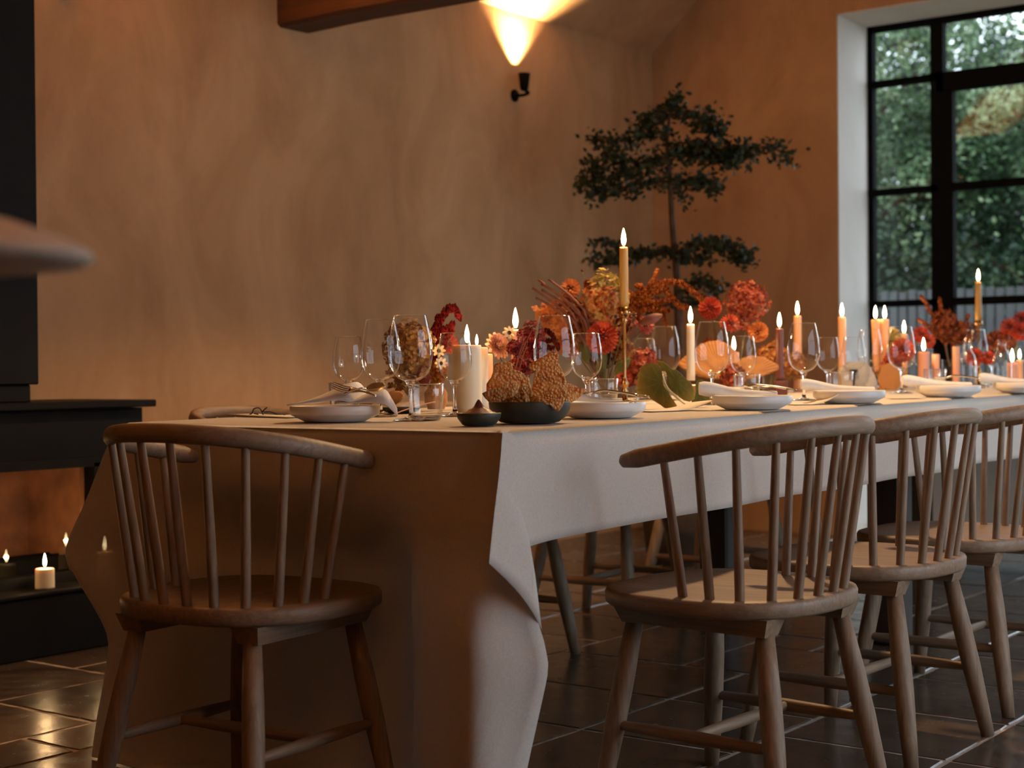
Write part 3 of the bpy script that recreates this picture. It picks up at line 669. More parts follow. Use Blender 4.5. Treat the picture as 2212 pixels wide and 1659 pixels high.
# far long side and far end
def farside(x, v):
    P = Vector((x, TW+.006+.02*v+.01*v*math.sin(x*8), ztop(x)-.0045-v*OV)); return P
rows = []
for k, x in enumerate([0, .05, .1, .2, .35]+[.5+.1*q for q in range(39)]):
    row = []
    for v in vs:
        p = farside(x, v) if v > 0 else Vector(toppt(x, TW)); z = CL0.z - v*(CL0.z-Ledge[15].z)
        a = edge_at(Ledge, z); wgt = math.exp(-x*9)
        if v > 0: p = p.lerp(Vector((a.x, a.y, a.z)), wgt) if k else a
        row.append(p)
    rows.append(row)
cl.grid(rows)
cl.grid([[Vector((TL+.01+.02*v+.01*v*math.sin(y*9), lerp(-.0, TW, y/TW), ztop(TL)-.0045-v*.66)) if v > 0 else Vector(toppt(TL, y)) for y in [TW*k/20 for k in range(21)]] for v in vs])
o = obj('tablecloth', cl, M['cloth']); tag(o, 'white cotton cloth draped over the long table, hanging to the floor at the near end', 'tablecloth')
wm = o.modifiers.new('weld', 'WELD'); wm.merge_threshold = 0.0012
solidify(o, .0012)

# --- chairs
def sup(t, hw, dp, y0, n=2.3):
    ph = t*PI/2; s, c = math.sin(ph), abs(math.cos(ph))
    return Vector((hw*math.copysign(abs(s)**(2/n), s), y0-dp*c**(2/n), 0))
def arc(hw, dp, y0, ext, fr):
    P = [Vector((hw, y0+ext, 0))] + [sup(1-2*k/199, hw, dp, y0) for k in range(200)] + [Vector((-hw, y0+ext, 0))]
    L = [0]
    for a, b_ in zip(P[:-1], P[1:]): L.append(L[-1]+(b_-a).length)
    out = []
    for s in fr:
        s *= L[-1]; i = max(k for k in range(len(L)) if L[k] <= s+1e-12); i = min(i, len(P)-2)
        t = (s-L[i])/max(1e-9, L[i+1]-L[i]); out.append(P[i].lerp(P[i+1], t))
    return out
ZS = 0.4385
HW2, DP2, Y2, E2, ZBK, ZTP = .2424, .2374, .004, .1214, .7655, .6976
def crest_z(y): return lerp(ZBK, ZTP, (y-(Y2-DP2))/(E2+DP2))
def make_chair(label, group):
    t = thing('dining_chair', label, 'chair', (0, 0, 0), 0, group)
    # seat: rounded slab
    def outline(s, inset):
        p = []; hw, yb, yf = .245-inset, -.205+inset, .255-inset; yc, hy = (yb+yf)/2, (yf-yb)/2
        for k in range(48):
            a = 2*PI*k/48; c, s_ = math.cos(a), math.sin(a); n = 3.2 if s_ > 0 else 2.45
            p.append(Vector((hw*math.copysign(abs(c)**(2/n), c)*(1.0 if s_ < 0 else 1-.06*s_), yc+hy*math.copysign(abs(s_)**(2/n), s_), 0)))
        return p
    m = MB(); rows = []
    for ins, z in ((.035, ZS-.033), (.008, ZS-.034), (.001, ZS-.028), (0, ZS-.008), (.003, ZS-.002), (.009, ZS), (.05, ZS-.001), (.12, ZS-.006), (.19, ZS-.008)): rows.append([p+Vector((0, 0, z)) for p in outline(0, ins)])
    m.grid(rows, True, True); m.add(rows[0], [tuple(range(47, -1, -1))]); m.add(rows[-1], [tuple(range(48))])
    obj('seat', m, M['oaky'], t)
    # bent back rail
    fr = [k/30 for k in range(31)]; pts = [p+Vector((0, 0, crest_z(p.y))) for p in arc(HW2, DP2, Y2, E2, fr)]
    rad = [.0185]*31; rad[0] = rad[-1] = .013
    d0 = (pts[0]-pts[1]).normalized(); d1 = (pts[-1]-pts[-2]).normalized()
    pts = [pts[0]+d0*.006] + pts + [pts[-1]+d1*.006]; rad = [.006]+rad+[.006]
    m = MB(); m.tube(pts, rad, 12, True, 0.86, (0, 0, 1)); obj('back_rail', m, M['oakx'], t)
    bot = arc(.1949, .140, -.0409, .0589, [k/11 for k in range(12)]); top = arc(HW2, DP2, Y2, E2, [lerp(.093, .907, k/11) for k in range(12)])
    for a, b_ in zip(bot, top):
        p0 = Vector((a.x, a.y, ZS-.012)); p1 = Vector((b_.x, b_.y, crest_z(b_.y)-.006))
        m = MB(); m.tube([p0.lerp(p1, k/4)-p0 for k in range(5)], [.0098, .0098, .0094, .0086, .0078], 8, False); obj('spindle', m, M['oak'], t, p0)
    for s in (-1, 1):
        m = MB(); x0, x1 = sorted((s*.115, s*.185)); za, zb = ZS-.068, ZS-.033
        m.add([(x0+.010, -.148, za), (x1-.010, -.148, za), (x1-.010, .180, za), (x0+.010, .180, za), (x0, -.160, zb), (x1, -.160, zb), (x1, .196, zb), (x0, .196, zb)], [(0,3,2,1), (4,5,6,7), (0,1,5,4), (1,2,6,5), (2,3,7,6), (3,0,4,7)], False)
        obj('seat_batten', m, M['oaky'], t)
        mids = []
        for yy0, yy1 in ((-.135, -.200), (.165, .215)):
            p0 = Vector((s*.150, yy0, ZS-.066)); p1 = Vector((s*.208, yy1, 0.0))
            m = MB(); pr = [(0, .0175), (.3, .0215), (.55, .0215), (.8, .0185), (1, .0155)]
            m.tube([(p1-p0)*k for k, _ in pr], [r for _, r in pr], 12); obj('leg', m, M['oak'], t, p0); mids.append(p0.lerp(p1, .56))
        a, b_ = mids; m = MB(); c = (a+b_)/2; m.tube([(a.lerp(b_, k)-c) for k in (0, .25, .5, .75, 1)], [.0095, .0125, .014, .0125, .0095], 8, False); obj('stretcher', m, M['oaky'], t, c)
        if s < 0: cross = c
        else: m = MB(); m.tube([cross.lerp(c, k)-(cross+c)/2 for k in (0, .25, .5, .75, 1)], [.0095, .012, .0135, .012, .0095], 8, False); obj('stretcher', m, M['oakx'], t, (cross+c)/2)
    return t
ch = make_chair('pale oak spindle-back chair at the near end of the table, beside the stove', None)
ch.location = (CHC[0], CHC[1], 0); ch.rotation_euler = (0, 0, .0763-PI/2)
for x, y, r, lab in [(.4934, -.238, -.0572, 'pale oak spindle-back chair nearest the camera on the right side of the table'),
                     (1.125, -.230, -.05, 'second pale oak spindle-back chair along the right side of the table'),
                     (1.745, -.225, -.03, 'third oak chair along the right side of the table, cut off by the photo edge'),
                     (.83, 1.40, PI+.05, 'oak chair on the stove side whose curved back rail shows over the cloth at left'),
                     (1.45, 1.19, PI-.04, 'second oak chair on the stove side, dark legs seen under the cloth by its corner'),
                     (2.22, 1.23, PI+.06, 'third oak chair on the stove side, legs seen far under the table'),
                     (2.95, 1.20, PI, 'fourth oak chair on the stove side, farthest legs under the table')]:
    dup(ch, (x, y, 0), r, lab)

# ================================================================ ON THE TABLE
VIEW = Vector((FW.x, FW.y, 0)).normalized(); RZ = math.atan2(R0.y, R0.x)      # RZ turns local x along the picture's right
def by_height(px, rim, h):
    r = ray(px, rim); d = (TZ+TK*CP.x+h-CP.z)/(r.z-TK*r.x); return stand(px, d)
# --- glasses (bowl and solid stem)
def glass_parts(big):
    if big: bowl = [(.0055, .083), (.020, .088), (.034, .098), (.0440, .115), (.0485, .140), (.0475, .166), (.0425, .198), (.0355, .230)]; sh = .083
    else: bowl = [(.005, .079), (.017, .084), (.029, .094), (.0370, .109), (.0403, .126), (.0400, .145), (.0365, .171), (.0320, .195)]; sh = .079
    p = cr([(r, 0, z) for r, z in bowl], 4); prof = [(q.x, q.z) for q in p]
    m = MB(); m.lathe([(0, sh-.001)] + prof, 36); m.lathe([(prof[-1][0]-.0009, prof[-1][1]-.0012), (prof[-1][0]+.0003, prof[-1][1]), (prof[-1][0]+.0006, prof[-1][1]-.0008)], 36)
    bw = m.mesh('bowl'); bw.materials.append(M['glass'])
    R = .039 if big else .034
    m = MB(); m.lathe([(0, 0), (R, 0), (R+.0006, .001), (R-.004, .0022), (.016, .0045), (.007, .009), (.0042, .018), (.0036, .04), (.0038, .06), (.0060, sh-.010), (.011, sh-.001), (.0150, sh+.0045), (.010, sh+.0058), (0, sh+.0062)], 24)
    sm = m.mesh('stem'); sm.materials.append(M['stem']); return bw, sm
GLB, GLS = glass_parts(True), glass_parts(False)
def wine_glass(px, rim, big, label):
    t = thing('wine_glass', label, 'wine glass', by_height(px, rim, .23 if big else .195), 0, 'stemmed glasses on the table')
    a, b_ = GLB if big else GLS; obj('bowl', a, None, t); obj('stem', b_, None, t)
for a in [(754, 727, 0, 'small wine glass, leftmost glass on the table, behind the folded napkin'),
          (823, 690, 1, 'large wine glass second from the left, in front of the rust hydrangea edge'),
          (888, 681, 1, 'large wine glass in front of the rust hydrangea, behind the nearest tumbler'),
          (983, 719, 0, 'small wine glass in front of the ivory pillar candles'),
          (1199, 682, 1, 'large wine glass behind the bowl of crispbread'),
          (1268, 720, 0, 'small wine glass in front of the coral ball dahlia'),
          (1392, 731, 0, 'small wine glass behind the green vine leaf, left of a taller one'),
          (1437, 705, 1, 'large wine glass just left of the white taper candle'),
          (1539, 695, 1, 'large wine glass just right of the white taper candle'),
          (1606, 726, 0, 'small wine glass below the red hydrangea, above a tumbler'),
          (1737, 698, 1, 'large wine glass just right of the brown taper candle'),
          (1789, 729, 0, 'small wine glass in front of the grey linen bundle'),
          (1845, 728, 0, 'small wine glass in front of the pale window reveal'),
          (1880, 712, 1, 'large wine glass left of the pair of leaning tapers'),
          (1948, 706, 1, 'large wine glass with a coral flower seen through it, on a curled card'),
          (1995, 733, 0, 'small wine glass with a pink candle seen through it'),
          (2108, 712, 1, 'large wine glass under the tall ochre taper at right'),
          (2144, 735, 0, 'small wine glass right of the one under the tall ochre taper'),
          (2199, 722, 1, 'large wine glass at the right edge of the photo')]: wine_glass(*a)
m = MB(); p = [(0, .004), (.024, .004), (.030, .006), (.0325, .016), (.0365, .04), (.0385, .0785)]
m.lathe(p, 32); m.lathe([(.0385, .0785), (.0393, .0793), (.0402, .0785), (.0388, .05), (.0350, .012), (.031, .001), (0, 0)], 32); TUM = m.mesh('tumbler'); TUM.materials.append(M['tumbler'])
m = MB(); m.lathe([(0, .0006), (.0300, .0006), (.0318, .004), (.0315, .009), (.026, .0075), (0, .0068)], 28); TUB = m.mesh('base'); TUB.materials.append(M['stem'])
m = MB(); m.lathe([(.0382, .0782), (.0388, .0796), (.0402, .0798), (.0404, .0784), (.0396, .0776), (.0382, .0782)], 32); TUR = m.mesh('rim'); TUR.materials.append(M['stem'])
for px, d, lab in [(745, 3.80, 'clear water tumbler behind the folded napkin at left'), (921, 3.37, 'clear water tumbler standing in front of the large wine glass, nearest tumbler'),
                   (1303, 3.95, 'clear water tumbler behind the second plate, below the tall flowers'), (1614, 4.55, 'clear water tumbler behind the third plate'),
                   (1817, 5.0, 'clear water tumbler behind the fourth plate, in front of the grey linen'), (2020, 5.55, 'clear water tumbler behind the fifth plate')]:
    t = thing('water_tumbler', lab, 'tumbler', stand(px, d), 0, 'water tumblers'); obj('body', TUM, None, t); obj('base', TUB, None, t); obj('rim', TUR, None, t)
# --- plates
m = MB(); m.lathe([(0, 0), (.066, 0), (.070, .002), (.0955, .014), (.0975, .017), (.098, .0325), (.0965, .034), (.095, .0325), (.0935, .019), (.085, .016), (0, .015)], 56); PL = m.mesh('plate'); PL.materials.append(M['ceramic'])
def plate_pos(px, py): P = on_table(px, py) + VIEW*.068; P.z = ztop(P.x)+.0006; return P
PLATES = []
for px, py, lab in [(716, 913, 'white raised-rim plate with the folded napkin at the near end'), (1303, 904.5, 'white raised-rim plate right of the crispbread bowl'),
                    (1634, 886, 'white raised-rim plate with a rolled napkin, third from the left'), (1846, 872, 'white raised-rim plate in front of the grey linen bundle'),
                    (2062, 858, 'white raised-rim plate beyond the curled card with two glasses on it'), (2225, 849, 'white raised-rim plate cut off by the right edge of the photo')]:
    P = plate_pos(px, py); PLATES.append(P); tag(obj('plate', PL, None, None, P), lab, 'plate', 'white plates')
# --- napkins
P = PLATES[0]
m = MB(); X = [-.085, -.06, -.03, 0, .02, .038, .05, .062]
rows = []
for y, zz in ((-.050, [.036, .038, .041, .044, .046, .044, .040, .036]), (-.025, [.037, .042, .049, .056, .061, .062, .052, .041]), (0, [.037, .044, .055, .068, .078, .081, .068, .05]), (.03, [.037, .042, .052, .066, .078, .083, .074, .055]), (.055, [.036, .038, .044, .052, .058, .06, .05, .04])):
    rows.append(cr([(x+y*.25, y, z) for x, z in zip(X, zz)], 3))
m.grid(rows)
X = [.0, .02, .045, .07, .09, .11, .122, .134]
rows = []
for y, zz in ((-.060, [.037, .038, .039, .040, .039, .0345, .024, .012]), (-.03, [.040, .042, .046, .052, .058, .058, .040, .018]), (0, [.042, .045, .050, .058, .066, .066, .048, .026]), (.035, [.04, .043, .048, .055, .062, .060, .045, .026])):
    rows.append(cr([(x-y*.1, y, z) for x, z in zip(X, zz)], 3))
m.grid(rows)
o = obj('napkin', m, M['napkin'], None, P, (0, 0, RZ)); solidify(o, .0022, 1); tag(o, 'white cloth napkin folded to a peak on the nearest plate, one end over its rim', 'napkin')
def roll_napkin(P, dx, ln, r0, label, lean=0.0):
    m = MB(); n = 14; rows = []
    for k in range(n+1):
        t = k/n; x = dx+ln*t; a = lerp(r0, r0*.42, sstep(.1, 1, t)); wv = lerp(1.15, 2.6, sstep(.2, 1, t)); e = 1 if k else .82
        z0 = lerp(.052, .037, sstep(0, .55, t)) + lean*(1-t)
        rows.append([Vector((x, -.012+a*wv*e*math.cos(q*2*PI/16)+.006*math.sin(t*6), max(z0 + a*e*math.sin(q*2*PI/16), .0355 if x > -.095 else .003))) for q in range(16)])
    m.grid(rows, True, True); m.add(rows[0], [tuple(range(15, -1, -1))]); m.add(rows[-1], [tuple(range(16))])
    o = obj('napkin', m, M['napkin'], None, P, (0, 0, RZ)); tag(o, label, 'napkin', 'rolled napkins')
roll_napkin(PLATES[1], -.085, .13, .011, 'white napkin lying under the spoon on the plate right of the crispbread bowl')
roll_napkin(PLATES[2], -.132, .19, .0185, 'white napkin rolled to a cone on the third plate, just right of the vine leaf')
roll_napkin(PLATES[3], -.135, .20, .016, 'white napkin rolled to a cone on the plate in front of the grey linen')
roll_napkin(PLATES[4], -.145, .21, .017, 'white napkin rolled to a cone on the fifth plate, far right')
roll_napkin(PLATES[5], -.150, .20, .016, 'white napkin rolled to a cone on the last plate at the photo edge')
# --- cutlery
def spoon_mesh(ln=.17):
    m = MB(); rows = []
    for k in range(9):
        t = k/8; x = -.021+.042*t; h = .0145*math.sin(PI*min(1, .08+t*.9))**.7
        rows.append([Vector((x, h*math.cos(a), -.006*math.sin(PI*t)*(1-abs(math.cos(a))) )) for a in [PI*q/8 for q in range(9)]])
    m.grid(rows); m.tube(cr([(.019, 0, -.001), (.019+(ln-.04)*.25, 0, .006), (.019+(ln-.04)*.7, 0, .004), (.019+ln-.04, 0, .0)], 4), [.0026]*5+[.0022]*4+[.003]*4, 6, True, .55); return m
def fork_mesh(ln=.17):
    m = MB()
    for q in range(4): m.tube(cr([(-.045, (q-1.5)*.0052, .004), (-.02, (q-1.5)*.0056, -.002), (0, (q-1.5)*.005, .001)], 3), [.0008]+[.0012]*6, 5, True)
    m.tube(cr([(-.002, 0, .001), (.015, 0, .003), (.03, 0, .005), (.03+(ln-.07)*.5, 0, .004), (ln-.04, 0, 0)], 3), [.0085, .0085, .008, .006, .004, .003]+[.0026]*7, 6, True, .3, (0, 1, 0)); return m
def cutlery(nm, mesh, P, off, rz, tilt, label, cat, roll=0.0):
    o = obj(nm, mesh, M['silver']); loc = Vector((off[0], off[1], 0)); loc.rotate(Matrix.Rotation(RZ, 3, 'Z')); o.location = P+loc+Vector((0, 0, off[2])); o.rotation_euler = (roll, tilt, RZ+rz); solidify(o, .0008); tag(o, label, cat)
cutlery('fork', fork_mesh(.10), PLATES[0], (.040, -.050, .068), -.30, .22, 'steel fork lying on the peaked napkin on the nearest plate', 'fork', .75)
cutlery('spoon', spoon_mesh(.09), PLATES[0], (.092, -.045, .074), PI+.25, .22, 'steel spoon lying on the peaked napkin beside the fork', 'spoon', -.7)
cutlery('spoon', spoon_mesh(.15), PLATES[1], (-.035, .000, .056), -.55, .06, 'steel spoon on the napkin on the plate right of the crispbread', 'spoon')
cutlery('fork', fork_mesh(.13), PLATES[1], (.02, -.02, .051), -.5, .05, 'steel fork beside the spoon on the plate right of the crispbread', 'fork')
cutlery('spoon', spoon_mesh(.14), PLATES[2], (-.03, .03, .055), -.3, .04, 'steel spoon lying on the rolled napkin on the third plate', 'spoon')
cutlery('fork', fork_mesh(.13), PLATES[2], (.02, -.01, .052), -.4, .05, 'steel fork lying on the rolled napkin on the third plate', 'fork')
cutlery('spoon', spoon_mesh(.14), PLATES[4], (-.02, .02, .06), -.3, .04, 'steel spoon lying on the rolled napkin on the fifth plate', 'spoon')
# --- cards
def card(px0, py0, px1, py1, wd, curl, label):
    a, b_ = on_table(px0, py0), on_table(px1, py1); v = b_-a; v.z = 0; L = v.length; v.normalize(); n = Vector((-v.y, v.x, 0)); m = MB(); rows = []
    for k in range(13):
        t = k/12; p = a+v*L*t; z = ztop(p.x)+.0015+curl(t); rows.append([Vector((p.x, p.y, z)) + n*wd*q - Vector((0, 0, .35*curl(t)*q)) - a for q in (0, .5, 1)])
    m.grid(rows); o = obj('menu_card', m, M['paper'], None, a); solidify(o, .0007, 1); tag(o, label, 'card', 'cards beside the plates'); return a
A = card(487, 899, 620, 903, .085, lambda t: .004*(1-t)**2, 'white card with a black ribbon, left of the nearest plate')
m = MB(); b0 = on_table(560, 899); b0.z = ztop(b0.x)+.003
def pix(px, py, d): return at(px, py, d)-b0
db = depth(b0)+.02
for pl in ([(537, 897), (545, 892), (548, 884), (556, 881), (563, 884), (566, 891)], [(566, 891), (572, 884), (577, 880)], [(548, 893), (557, 895), (560, 902)], [(566, 892), (572, 900), (577, 902), (582, 898)], [(570, 890), (585, 890), (598, 895), (608, 899), (616, 896)]):
    m.tube(cr([pix(x, y, db) for x, y in pl], 4), .0016, 6, True, .7)
o = obj('ribbon', m, M['ink'], None, b0); tag(o, 'black ribbon curling over the white card at the left end of the table', 'ribbon')
card(1408, 890, 1548, 885, .10, lambda t: .024*max(0, t-.35)**2/.42, 'cream card with a dark curled edge between the second and third plates')
card(1716, 875, 1812, 873, .10, lambda t: .026*max(0, t-.4)**2/.36, 'cream card curling up in front of the fourth plate')
card(1926, 862, 2002, 861, .10, lambda t: .002, 'cream card under the two wine glasses left of the fifth plate')
# --- bowls and crispbread
P = on_table(1145, 916)+VIEW*.055; P.z = ztop(P.x)+.0005; BOWL = P
m = MB(); m.lathe([(0, 0), (.052, 0), (.060, .002), (.074, .012), (.0815, .026), (.0835, .041), (.0828, .0435), (.0805, .042), (.0785, .028), (.070, .012), (.05, .006), (0, .005)], 48)
tag(obj('stoneware_bowl', m, M['stoneware'], None, P), 'dark green stoneware bowl heaped with crispbread at the table corner', 'bowl')
P = on_table(1034, 921)+VIEW*.03; P.z = ztop(P.x)+.0005
m = MB(); m.lathe([(0, 0), (.028, 0), (.033, .002), (.042, .014), (.0445, .0235), (.0435, .025), (.042, .0235), (.038, .012), (0, .006)], 36)
tag(obj('dip_dish', m, M['stoneware'], None, P), 'small dark dish of purple dip in front of the crispbread bowl', 'dish')
m = MB(); m.lathe([(0, .010), (.036, .012), (.036, .021), (.031, .0255), (.026, .0265), (.021, .031), (.014, .0335), (.010, .037), (.006, .044), (.0025, .0495), (0, .051)], 28, wob=lambda a, z: 1+.05*math.sin(3*a+z*150)+.03*math.sin(7*a))
tag(obj('dip', m, M['dip'], None, P+Vector((0, 0, .0006))), 'purple brown dip piped to a point in the small dark dish', 'dip')
def sheet(name, pts, org, conv, d, bend, mat, thick, label, cat, group=None, rings=9, amp=.003, freq=55, seed=0, sub=2):
    """a curved sheet: outline and inside points set at their own depth, bent in depth, given thickness"""
    out = []
    k = len(pts)
    for i in range(k):
        a, b_ = pts[i], pts[(i+1) % k]
        for q in range(sub): out.append((lerp(a[0], b_[0], q/sub), lerp(a[1], b_[1], q/sub)))
    o0 = at(*conv(*org), d); m = MB(); rows = []
    mpp = d/F
    for r in range(1, rings+1):
        f = r/rings; row = []
        for i, (x, y) in enumerate(out):
            X, Y = lerp(org[0], x, f), lerp(org[1], y, f); px, py = conv(X, Y); ox_, oy_ = conv(*org)
            u, v = (px-ox_)*mpp, (oy_-py)*mpp
            dd = bend(u, v) + amp*noise.noise(Vector((u*freq, v*freq, seed))) + amp*.5*noise.noise(Vector((u*freq*2.3, v*freq*2.3, seed+4)))
            row.append(at(px, py, d+dd)-o0)
        rows.append(row)
    n = len(out); c = [Vector((0, 0, 0)) + FW*bend(0, 0)]
    vs_ = c + [p for r in rows for p in r]; fs = [(0, 1+i, 1+(i+1) % n) for i in range(n)]
    for r in range(rings-1):
        for i in range(n): j = (i+1) % n; fs.append((1+r*n+i, 1+r*n+n+i, 1+r*n+n+j, 1+r*n+j))
    m.add(vs_, fs)
    # local axes: x = picture right, y = up, z = towards the viewer, so veins and gills run in the sheet's own plane
    Rm = Matrix((RT, UP, -FW)); m.v = [tuple(Rm @ Vector(v)) for v in m.v]
    o = obj(name, m, mat); o.matrix_world = Matrix.Translation(o0) @ Rm.transposed().to_4x4(); solidify(o, thick)
    return tag(o, label, cat, group)
cvK = lambda x, y: (1020+x/8.508, 740+y/8.508)
dB = depth(BOWL)
CG = 'crispbread shards in the bowl'
sheet('crispbread', [(300,1060),(262,900),(265,760),(310,690),(350,640),(390,520),(400,420),(440,390),(550,345),(650,340),(720,370),(740,430),(760,500),(830,510),(900,540),(960,620),(1040,640),(1110,900),(1050,1100),(600,1120)], (640,760), cvK, dB+.022, lambda u, v: .9*(u*u)*3-.1*v, M['crisp'], .003, 'tall bubbled crispbread shard at the back left of the bowl', 'crispbread', CG, seed=1)
sheet('crispbread', [(1040,440),(1070,380),(1160,340),(1250,280),(1340,240),(1410,190),(1480,160),(1560,170),(1590,230),(1575,290),(1600,400),(1650,500),(1690,600),(1730,720),(1735,900),(1720,1060),(1500,1130),(1200,1110),(1080,960),(1120,760),(1150,560),(1100,500),(1030,470)], (1400,700), cvK, dB+.030, lambda u, v: 2.2*(u*u)-.15*v, M['crisp'], .003, 'tallest crispbread shard, leaning at the right of the bowl', 'crispbread', CG, seed=2)
sheet('crispbread', [(1700,740),(1820,760),(1950,820),(2080,850),(2110,860),(2000,980),(1930,1040),(1800,1110),(1700,1110)], (1830,930), cvK, dB+.045, lambda u, v: .4*u, M['crisp'], .003, 'crispbread shard poking out to the right, behind the tallest one', 'crispbread', CG, seed=3)
sheet('crispbread', [(190,940),(260,900),(400,870),(540,800),(640,720),(720,690),(800,720),(860,800),(880,830),(850,920),(760,1000),(640,1050),(480,1130),(330,1120),(230,1010)], (560,920), cvK, dB-.030, lambda u, v: 9*(u+.01)**2+.25*v, M['crisp'], .004, 'curled crispbread shard at the front left of the bowl, hollow side showing', 'crispbread', CG, seed=4)
sheet('crispbread', [(480,1130),(640,1050),(760,1000),(850,920),(880,820),(960,785),(1050,800),(1090,880),(1105,960),(1060,1060),(950,1150),(700,1150)], (940,980), cvK, dB-.040, lambda u, v: -.004+10*u*u, M['crisp'], .008, 'puffed pale crispbread piece at the front middle of the bowl', 'crispbread', CG, amp=.006, seed=5)
sheet('crispbread', [(1080,1000),(1160,985),(1280,1020),(1400,1050),(1560,1050),(1690,1035),(1685,1090),(1650,1180),(1590,1270),(1520,1230),(1440,1150),(1340,1130),(1150,1130),(1060,1080)], (1420,1090), cvK, dB-.078, lambda u, v: -.02*math.exp(-((v+.01)/.02)**2)*0+9*u*u+.4*max(0, v), M['crisp'], .005, 'crispbread shard hanging over the front rim of the bowl', 'crispbread', CG, amp=.004, seed=6)
# --- vine leaves
cvL = lambda x, y: (1320+x/9.217, 740+y/9.217)
VG = 'vine leaves lying on the cloth'
sheet('vine_leaf', [(850,410),(720,420),(640,460),(550,520),(575,560),(520,640),(540,700),(500,770),(530,860),(510,960),(540,1040),(500,1090),(590,1075),(660,1090),(740,1060),(800,1130),(900,1190),(980,1240),(1060,1300),(1180,1325),(1280,1310),(1310,1250),(1230,1190),(1130,1100),(1060,1000),(1020,880),(1040,780),(1020,640),(1000,520),(930,430)], (1000,790), cvL, 3.93, lambda u, v: 5*u*u-.3*v-.2*u, M['vine'], .0008, 'large green vine leaf standing on its edge, yellow toothed rim', 'leaf', VG, sub=3, amp=.003, freq=40, seed=7)
sheet('vine_leaf', [(880,370),(930,360),(1040,380),(1130,450),(1220,540),(1290,535),(1400,620),(1480,720),(1590,790),(1640,900),(1680,1010),(1660,1130),(1560,1180),(1450,1150),(1360,1090),(1260,1000),(1170,900),(1140,800),(1130,680),(1080,560),(980,450)], (1290,760), cvL, 3.99, lambda u, v: 3*u*u-.4*v, M['vine'], .0008, 'yellow green vine leaf with a small dark flower on it, behind the large leaf', 'leaf', VG, sub=2, amp=.004, freq=40, seed=8)
sheet('vine_leaf', [(1700,750),(1800,735),(1900,800),(1960,900),(1930,960),(1970,1100),(1990,1215),(1900,1240),(1700,1240),(1600,1180),(1640,1080),(1690,980),(1680,860)], (1760,1010), cvL, 4.05, lambda u, v: .3*u-.3*v, M['vine'], .0008, 'small green vine leaf at the tip of the third plate napkin', 'leaf', VG, sub=2, amp=.003, freq=40, seed=9)
P0 = at(*cvL(1490, 1240), 3.93); m = MB(); m.tube(cr([at(*cvL(x, y), dd)-P0 for x, y, dd in ((1020, 640, 3.94), (1060, 790, 3.925), (1130, 920, 3.915), (1250, 1040, 3.91), (1380, 1160, 3.915), (1490, 1240, 3.93))], 4), [.0035]*8+[.0030]*8+[.0018]*5, 8)
tag(obj('vine_tendril', m, M['paleStem'], None, P0), 'pale green stalk lying between the two larger vine leaves', 'stalk')

# ================================================================ CANDLES
m = MB(); m.lathe([(0, -.003), (.0035, 0), (.0062, .008), (.0068, .016), (.0058, .026), (.0036, .036), (.0014, .044), (0, .048)], 14); FLM = m.mesh('flame'); FLM.materials.append(M['flame'])
m = MB(); m.tube([(0, 0, -.004), (.0003, 0, .006), (.001, 0, .010)], .0010, 5); WK = m.mesh('wick'); WK.materials.append(M['wick'])
def candle(P, top_z, r, wax, label, cat='candle', lit=True, taper=.9, fs=1.0, group='candles on the table', lean=(0, 0), watts=None, wavy=.004):
    h = top_z-P.z; t = thing('candle', label, cat, P, 0, group); m = MB()
    prof = [(0, 0), (r, 0), (r*1.0, h*.1)] + [(r*lerp(1, taper, k/6), lerp(h*.1, h-.004, k/6)) for k in range(1, 7)]
    prof += [(r*taper-.0015, h-.0005), (r*taper*.75, h-.002), (r*taper*.35, h-.004), (0, h-.0045)]
    sd = P.x*31+P.y*17
    m.lathe(prof, 22, wob=lambda a, z: 1+wavy*4*noise.noise(Vector((math.cos(a)*1.5, math.sin(a)*1.5, z*18+sd))))
    m.v = [(x+lean[0]*z/h, y+lean[1]*z/h, z) for x, y, z in m.v]
    obj('wax', m, M['wax_'+wax], t); top = Vector((lean[0], lean[1], h))
    obj('wick', WK, None, t, top)
    if lit:
        f = obj('flame', FLM, None, t, top+Vector((.0005, 0, .007))); f.scale = (fs, fs, fs)
        l = bpy.data.lights.new('candle_light', 'POINT'); l.color = (1, .60, .27); l.energy = watts or CANDLE_W*(1 if P.x < 2.6 else .45); l.shadow_soft_size = .008
        lo = bpy.data.objects.new('candle_light', l); COL.objects.link(lo); lo.parent = t; lo.location = top+Vector((0, 0, .026*fs))
    return t
def cand(px, top, d, r, wax, label, base=None, **k):
    P = stand(px, d)
    if base is not None: P = Vector((P.x, P.y, zat(px, base, d)))
    return candle(P, zat(px, top, d), r, wax, label, **k)
cand(1010, 745, 3.75, .036, 'ivory', 'wide ivory pillar candle, nearest lit candle on the table, behind the small wine glass', taper=.97, fs=.9)
cand(1031, 750, 3.95, .030, 'cream', 'ivory pillar candle tucked close behind the nearest one, small flame', taper=.97, fs=.55)
cand(1047, 764, 4.15, .024, 'peach', 'unlit peach pillar candle peeking out right of the ivory pillars', lit=False, taper=.97)
cand(1115, 712, 4.15, .0125, 'pink', 'pink taper candle behind the small cream star flower', taper=.95, fs=1.1)
cand(1350, 534, 4.42, .0132, 'ochre', 'tallest candle, slim ochre taper high above the middle flowers', base=664, taper=.92)
cand(1493, 700, 4.75, .0130, 'cream', 'white taper candle between the vine leaf and a large wine glass', base=822, taper=.95)
cand(1586, 760, 5.3, .019, 'pink', 'short pink candle seen through the small glass under the red hydrangea', taper=.95)
cand(1685, 709, 5.3, .0135, 'brown', 'dark brown taper candle standing in a small dark block', base=826, taper=.95)
cand(1724, 682, 5.75, .0155, 'peach', 'peach taper candle behind the large glass right of the brown taper', taper=.9)
